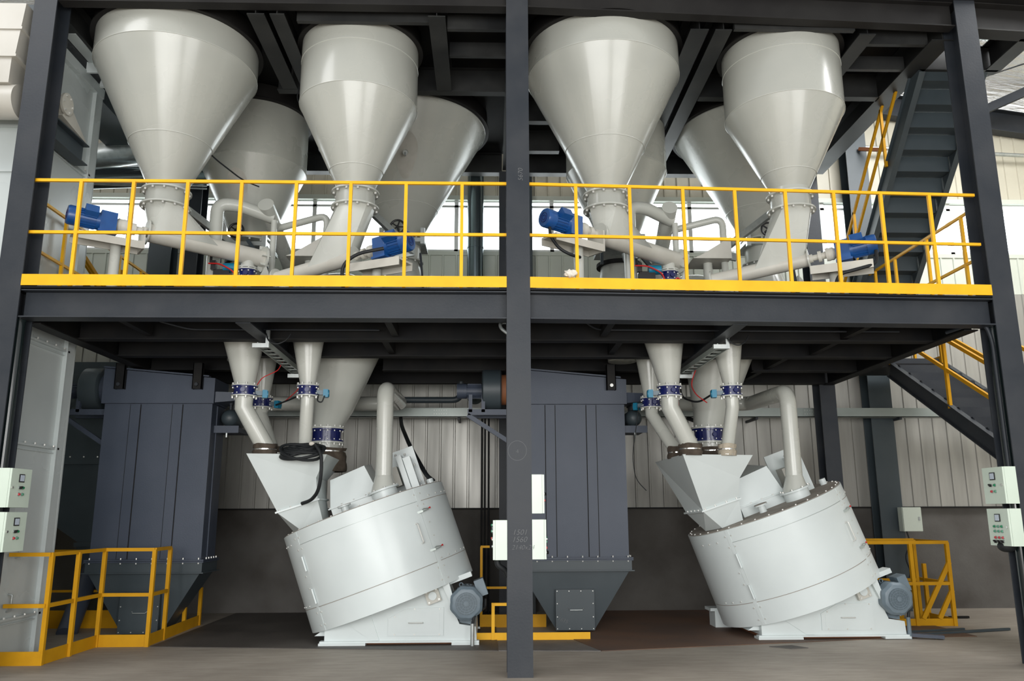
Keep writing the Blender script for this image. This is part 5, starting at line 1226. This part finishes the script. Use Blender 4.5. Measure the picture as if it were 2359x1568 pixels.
for xr, l in ((-4.10, 'left'), (1.63, 'right')):
    t = thing('air_tank', 'small grey air tank with valves on a shelf, right side of the %s dust collector' % l, 'tank', (xr+0.2, 3.4, 2.72), 'air tanks of the dust collectors')
    b = MB(); c0 = V((xr+0.13, 3.25, 2.88)); b.lathe(c0, (0, 1, 0), [(-0.10, 0.02), (-0.09, 0.06), (-0.05, 0.10), (0.0, 0.12), (0.4, 0.12), (0.45, 0.1), (0.48, 0.04)], n=28); b.build('tank_shell', 'bluegrey_dk', t, ang=50)
    for k in range(4):
        b = MB(); y = 3.27+0.11*k; b.cyl((xr+0.13, y, 2.98), (xr+0.13, y, 3.09), 0.018, n=10); b.cyl((xr+0.13, y, 3.07), (xr+0.13, y, 3.12), 0.035, n=12); b.cyl((xr+0.13, y, 3.12), (xr+0.13, y, 3.16), 0.018, n=10); b.build('pulse_valve', 'steel', t)
    b = MB(); b.box(xr-0.05, xr+0.28, 3.15, 3.72, 2.68, 2.74); b.box(xr-0.05, xr+0.30, 3.13, 3.15, 2.66, 2.76); b.build('shelf', 'bluegrey', t, smooth=False)
    b = MB(); b.cyl((xr+0.13, 3.16, 2.60), (xr+0.13, 3.16, 2.72), 0.016, n=10); b.build('drain', 'galv', t)
# blowers
for x0, s, l in ((-5.92, -1, 'round dark blower on a bracket at the left of the left dust collector'), (-0.27, -1, 'round grey blower on a bracket left of the central column')):
    t = thing('blower', l, 'blower', (x0, 3.3, 3.0), 'blowers of the dust collectors')
    b = MB(); b.lathe((x0-0.14, 3.35, 3.30), (1, 0, 0), [(0, 0.27), (0.02, 0.30), (0.26, 0.30), (0.28, 0.27)], n=40); b.build('fan_housing', 'bluegrey_dk', t)
    b = MB(); b.cyl((x0+0.14, 3.35, 3.30), (x0+0.24, 3.35, 3.30), 0.22, n=36); b.build('inlet_collar', 'rope' if x0 > -1 else 'bluegrey', t)
    b = MB(); b.cyl((x0-0.14, 3.35, 3.28), (x0-0.36, 3.35, 3.28), 0.095, n=24); b.cyl((x0-0.36, 3.35, 3.28), (x0-0.50, 3.35, 3.28), 0.11, n=24); mo_ = b.build('motor', 'bluegrey', t)
    for k in range(16):
        a = 2*PI*k/16; e = V((0, math.cos(a), math.sin(a))); b = MB(); b.obox(V((x0-0.25, 3.35, 3.28))+e*0.10, V((1, 0, 0)), e, V((1, 0, 0)).cross(e), 0.1, 0.01, 0.003); b.build('cooling_fin', 'bluegrey', mo_, smooth=False)
    b = MB(); b.bar((x0-0.34, 3.15, 2.95), (x0+0.45, 3.15, 2.95), 0.05, 0.08); b.bar((x0-0.34, 3.55, 2.95), (x0+0.45, 3.55, 2.95), 0.05, 0.08)
    b.bar((x0-0.30, 3.15, 2.95), (x0-0.30, 3.15, 3.20), 0.05, 0.05); b.bar((x0-0.12, 3.15, 2.95), (x0-0.12, 3.15, 3.20), 0.05, 0.05)
    b.bar((x0-0.34, 3.15, 2.91), (x0+0.42, 3.15, 2.42), 0.05, 0.06); b.build('support_bracket', 'bluegrey', t, smooth=False)

# ================================================================== CABLE TRAY, HOSES
def wall_tray():
    t = thing('cable_tray', 'long pale grey cable tray running across the whole back wall below the deck', 'cable tray', (0, 5.05, 3.1))
    b = MB(); b.box(-4.0, 9.0, 4.90, 4.91, 3.09, 3.24); b.box(-4.0, 9.0, 4.90, 5.08, 3.09, 3.10); b.box(-4.0, 9.0, 5.07, 5.08, 3.09, 3.24); b.build('channel', 'trayp', t, smooth=False)
    for x in (-1.1, 1.9, 5.0, 7.9):
        b = MB(); b.box(x-0.13, x+0.13, 4.892, 4.90, 3.12, 3.22); b.build('splice_plate', 'trayp', t, smooth=False)
        bolts([V((x+dx_, 4.892, z)) for dx_ in (-0.10, -0.06, -0.02, 0.02, 0.06, 0.10) for z in (3.14, 3.20)], (0, -1, 0), 0.006, 0.006, t)
    for x in (-3, -0.8, 1.6, 4.1, 6.5, 8.6):
        b = MB(); b.box(x-0.02, x+0.02, 4.91, 5.46, 3.05, 3.09); b.build('tray_arm', 'steel', t, smooth=False)
    return t
wall_tray()
t = MB(); t.tube([(-4.0, 4.42, 3.59), (-4.0, 4.42, 3.30), (-0.75, 4.42, 3.30), (-0.75, 4.42, 3.59)], 0.05, n=16, fillet=0.15)
tg(t.build('air_pipe', 'bluegrey_dk'), 'thin dark horizontal pipe behind the left vent pipe, above the wall tray', 'pipe')
t = MB(); t.tube([(-1.75, 5.0, 3.08), (-1.68, 4.5, 2.9), (-1.45, 3.6, 2.5), (-1.15, 2.95, 2.05), (-1.05, 2.72, 1.98)], 0.03, n=12, fillet=0.3)
tg(t.build('hose', 'rubber'), 'black hose dropping from the wall tray to the left mixer', 'hose')
t = MB(); t.tube([(2.98, 5.0, 3.08), (3.1, 4.6, 2.95), (3.30, 4.0, 2.6), (3.35, 3.7, 2.2), (3.35, 3.6, 2.0)], 0.035, n=12, fillet=0.3)
tg(t.build('hose', 'rubber'), 'black hose curving down from the wall tray behind the right inlet funnel', 'hose')
# conduit bend at the right column and small one at the centre
t = MB(); t.tube([(5.0, 0.75, 3.585), (5.08, 0.45, 3.60), (5.22, 0.36, 3.60), (5.27, 0.35, 3.4), (5.27, 0.35, 2.02)], 0.022, n=12, fillet=0.1)
tg(t.build('conduit_pipe', 'steel'), 'bent conduit running down the inner side of the right column', 'pipe')
t = MB(); t.cyl((5.312, YR+0.16, 3.57), (5.312, YR+0.16, 0), 0.058, n=32)  # added cylinder standing in for shading and reflection on the column web
tg(t.build('sheen_cylinder', 'gloss'), 'added glossy black cylinder imitating the sheen in the hollow of the right column, below the deck', 'pipe')
t = MB(); t.cyl((-5.248, 0.16, 3.57), (-5.248, 0.16, 0), 0.058, n=32)  # same added stand-in for the shaded, shiny web, left column
tg(t.build('sheen_cylinder', 'gloss'), 'added glossy black cylinder imitating the sheen in the hollow of the left column, below the deck', 'pipe')
for k, x in enumerate((-0.42, -0.37, -0.31)):
    t = MB(); t.cyl((x, 4.75, 0), (x, 4.75, 3.1), 0.016, n=10); tg(t.build('conduit_pipe', 'steel_dk'), 'thin dark upright conduit left of the central column, behind the blower bracket', 'pipe', 'upright conduits by the rear column')
t = MB(); t.tube([(-3.95, 1.0, 6.10), (-3.80, 1.3, 5.95), (-3.62, 2.0, 5.93), (-3.50, 2.33, 5.98)], 0.010, n=8, fillet=0.2)
tg(t.build('cable', 'rubber'), 'thin black cable running from the large left hopper to the hopper behind it', 'cable')
t = MB(); t.tube([(-2.90, 1.85, 7.22), (-2.93, 1.86, 7.05), (-2.80, 1.86, 6.88), (-2.72, 1.80, 7.0)], 0.010, n=8, fillet=0.1)
tg(t.build('cable', 'rubber'), 'short black cable loop below the twin upper beams, left bay', 'cable')
t = MB(); t.tube([(-0.05, 0.4, 3.60), (-0.19, 0.30, 3.58), (-0.19, 0.22, 3.50), (-0.1, 0.18, 3.42)], 0.018, n=12, fillet=0.06)
tg(t.build('conduit_pipe', 'galv'), 'small hooked conduit left of the central column under the deck edge', 'pipe')
t = MB(); t.tube([(-1.6, 1.05, 3.66), (-3.8, 1.05, 3.66), (-4.1, 0.9, 3.72)], 0.010, n=8, fillet=0.1)
tg(t.build('conduit_pipe', 'steel'), 'thin conduit strung under the front of the left half of the deck', 'pipe')
t = MB(); t.tube([(0.8, 0.9, 3.74), (0.95, 1.0, 3.66), (3.6, 1.05, 3.66), (4.6, 1.05, 3.66)], 0.010, n=8, fillet=0.1)
tg(t.build('conduit_pipe', 'steel'), 'thin conduit strung under the front of the right half of the deck', 'pipe')
# coil of cable on the left funnel
t = thing('cable_coil', 'coil of thick black cable lying on the left inlet funnel, tail hanging down', 'cable', (-2.72, 1.75, 2.3))
rnd = random.Random(3)
pts = []
cc = V((-2.60, 1.80, 2.31))
nt_ = 8
for i in range(nt_*24):
    a = 2*PI*i/24; k = i/24
    rr = 0.235+0.05*math.sin(k*1.9+0.5)-0.004*k
    sx, sz = 0.035*math.sin(k*2.7), 0.022*math.cos(k*2.3)
    pts.append(cc+V((rr*math.cos(a)+sx, 0.55*rr*math.sin(a)-0.01, (0.22+0.12*math.sin(k*2.1))*rr*math.sin(a)+0.05*math.sin(k*1.3)*math.cos(a)+sz-0.005)))
b = MB(); b.tube(pts, 0.018, n=10); b.build('coil', 'rubber', t)
b = MB(); b.tube([cc+V((0.18, -0.12, 0.07)), cc+V((0.27, -0.16, -0.05)), cc+V((0.28, -0.17, -0.3)), cc+V((0.24, -0.10, -0.50)), cc+V((0.12, 0.06, -0.60)), cc+V((0.0, 0.12, -0.635))], 0.022, n=10, fillet=0.12); b.build('cable_tail', 'rubber', t)
b = MB(); b.sphere((-2.50, 1.86, 2.40), 0.035, 8, 0.8); tg(b.build('rag', 'rag'), 'small crumpled light rag tucked in the cable coil', 'rag')
# white rag on the kick board
bm = bmesh.new(); bmesh.ops.create_icosphere(bm, subdivisions=3, radius=0.058)
for v in bm.verts:
    q = v.co.normalized(); f = 1+0.18*math.sin(9*q.x+4*q.z)+0.14*math.sin(13*q.y-7*q.x)
    v.co = V((q.x*0.065*f, q.y*0.045*f, q.z*0.042*f))+V((0.555, 0.0, 4.045))
b = MB(); b.bm.free(); b.bm = bm; tg(b.build('rag', 'rag', ang=80), 'crumpled white rag on the yellow kick board, right of the central column', 'rag')

# ================================================================== CONTROL BOXES
full = [(0.185, ['green', 'greenl', 'green']), (0.235, ['greenl', 'greenl', 'greenl']), (0.30, ['redknob', 'redknob', 'redknob']), (0.34, ['black', 'black', 'black'])]
few = [(0.19, ['green', 'black']), (0.255, ['greenl', 'redknob'])]
control_box('upper control box on the right column, few buttons', WR-0.125-0.01, -1, YR-0.02, 1.63, few, dep=0.145)
control_box('lower control box on the right column, rows of green and red buttons', WR-0.125-0.01, -1, YR-0.02, 1.195, full, dep=0.145)
control_box('upper control box on the right side of the central column', 0.125, 1, 0.0, 1.545, few, dep=0.125, lock=False)
control_box('lower control box on the right side of the central column, green and red buttons visible', 0.125, 1, 0.0, 1.10, [(0.185, [None, 'green']), (0.22, [None, 'greenl']), (0.28, ['redknob', 'redknob']), (0.325, ['black', 'black'])], dep=0.14)
control_box('control box on the left side of the central column', -0.125, -1, 0.0, 1.095, [(0.05, [None, 'green', None]), (0.11, ['greenl', None, None]), (0.18, ['redknob', None]), (0.26, ['black', None])], dep=0.14)
control_box('upper control box on the left column', WL+0.125, 1, 0.0, 1.62, few, dep=0.15)
control_box('lower control box on the left column', WL+0.125, 1, 0.0, 1.19, few, dep=0.15)
for x, l in ((-0.2, 'black cable elbow under the box left of the central column'),):
    t = MB(); t.tube([(-0.22, 0.12, 1.10), (-0.22, 0.12, 1.04), (-0.14, 0.14, 0.99), (-0.115, 0.15, 0.93)], 0.028, n=12, fillet=0.05); tg(t.build('cable_elbow', 'rubber'), l, 'cable')
t = MB(); t.sphere((5.17, 0.40, 1.19), 0.09, 10, 0.7); tg(t.build('cable_elbow', 'rubber'), 'black rounded cable entry under the lower box on the right column', 'cable')
t = thing('wall_box', 'grey-green electrical box on the back wall, right of the right mixer', 'electrical box', (6.53, 5.05, 1.25))
b = MB(); b.box(6.37, 6.68, 4.93, 5.07, 1.25, 1.63); b.build('enclosure', 'boxdoor', t, smooth=False)
b = MB(); b.box(6.375, 6.675, 4.91, 4.93, 1.255, 1.625); b.build('door', 'boxdoor', t, smooth=False)
b = MB(); b.box(6.615, 6.645, 4.90, 4.91, 1.42, 1.48); b.build('door_lock', 'galv', t, smooth=False)
t = MB(); t.tube([(6.45, 5.0, 1.25), (6.5, 5.0, 1.05), (6.36, 4.98, 0.85), (6.42, 4.9, 0.6), (6.25, 4.85, 0.42)], 0.012, n=8, fillet=0.12)
tg(t.build('cable', 'rubber'), 'black cable hanging from the wall box at the right', 'cable')
text('2100', 0.09, (-0.02, 4.498, 4.62), X_, Z_, bpy.data.objects['steel_column.004'] if 'steel_column.004' in bpy.data.objects else cM, tilt=0.3) if False else None
for o in bpy.data.objects:
    if o.get('label') == 'dark rear column just left of the central column':
        text('2100', 0.10, (-0.09, 4.497, 4.66), X_, Z_, o, tilt=0.3); text('7200', 0.10, (-0.09, 4.497, 4.52), X_, Z_, o, tilt=0.3)

# ================================================================== LOOSE ITEMS ON THE FLOOR
for (a, c, l) in (((5.0, 2.68, 0.02), (6.05, 2.95, 0.02), 'shorter dark steel bar lying on the floor right of the right mixer'),
                  ((5.2, 2.50, 0.02), (6.65, 2.92, 0.02), 'longer dark steel bar lying on the floor right of the right mixer')):
    t = MB(); t.bar(a, c, 0.035, 0.03); tg(t.build('steel_bar', 'bluegrey_dk', smooth=False), l, 'bar', 'loose bars on the floor')
t = MB(); t.bar((4.85, 2.35, 0.05), (5.35, 2.18, 0.03), 0.10, 0.04); tg(t.build('steel_bar', 'bluegrey', smooth=False), 'flat grey bar at the foot of the right motor conduit', 'bar')
t = MB(); t.bar((6.55, 4.2, 0.02), (6.85, 4.2, 0.02), 0.04, 0.03); tg(t.build('steel_bar', 'steel_dk', smooth=False), 'short dark offcut lying near the back wall at the right', 'bar')

for o in bpy.data.objects:
    if '_o' in o: del o['_o']
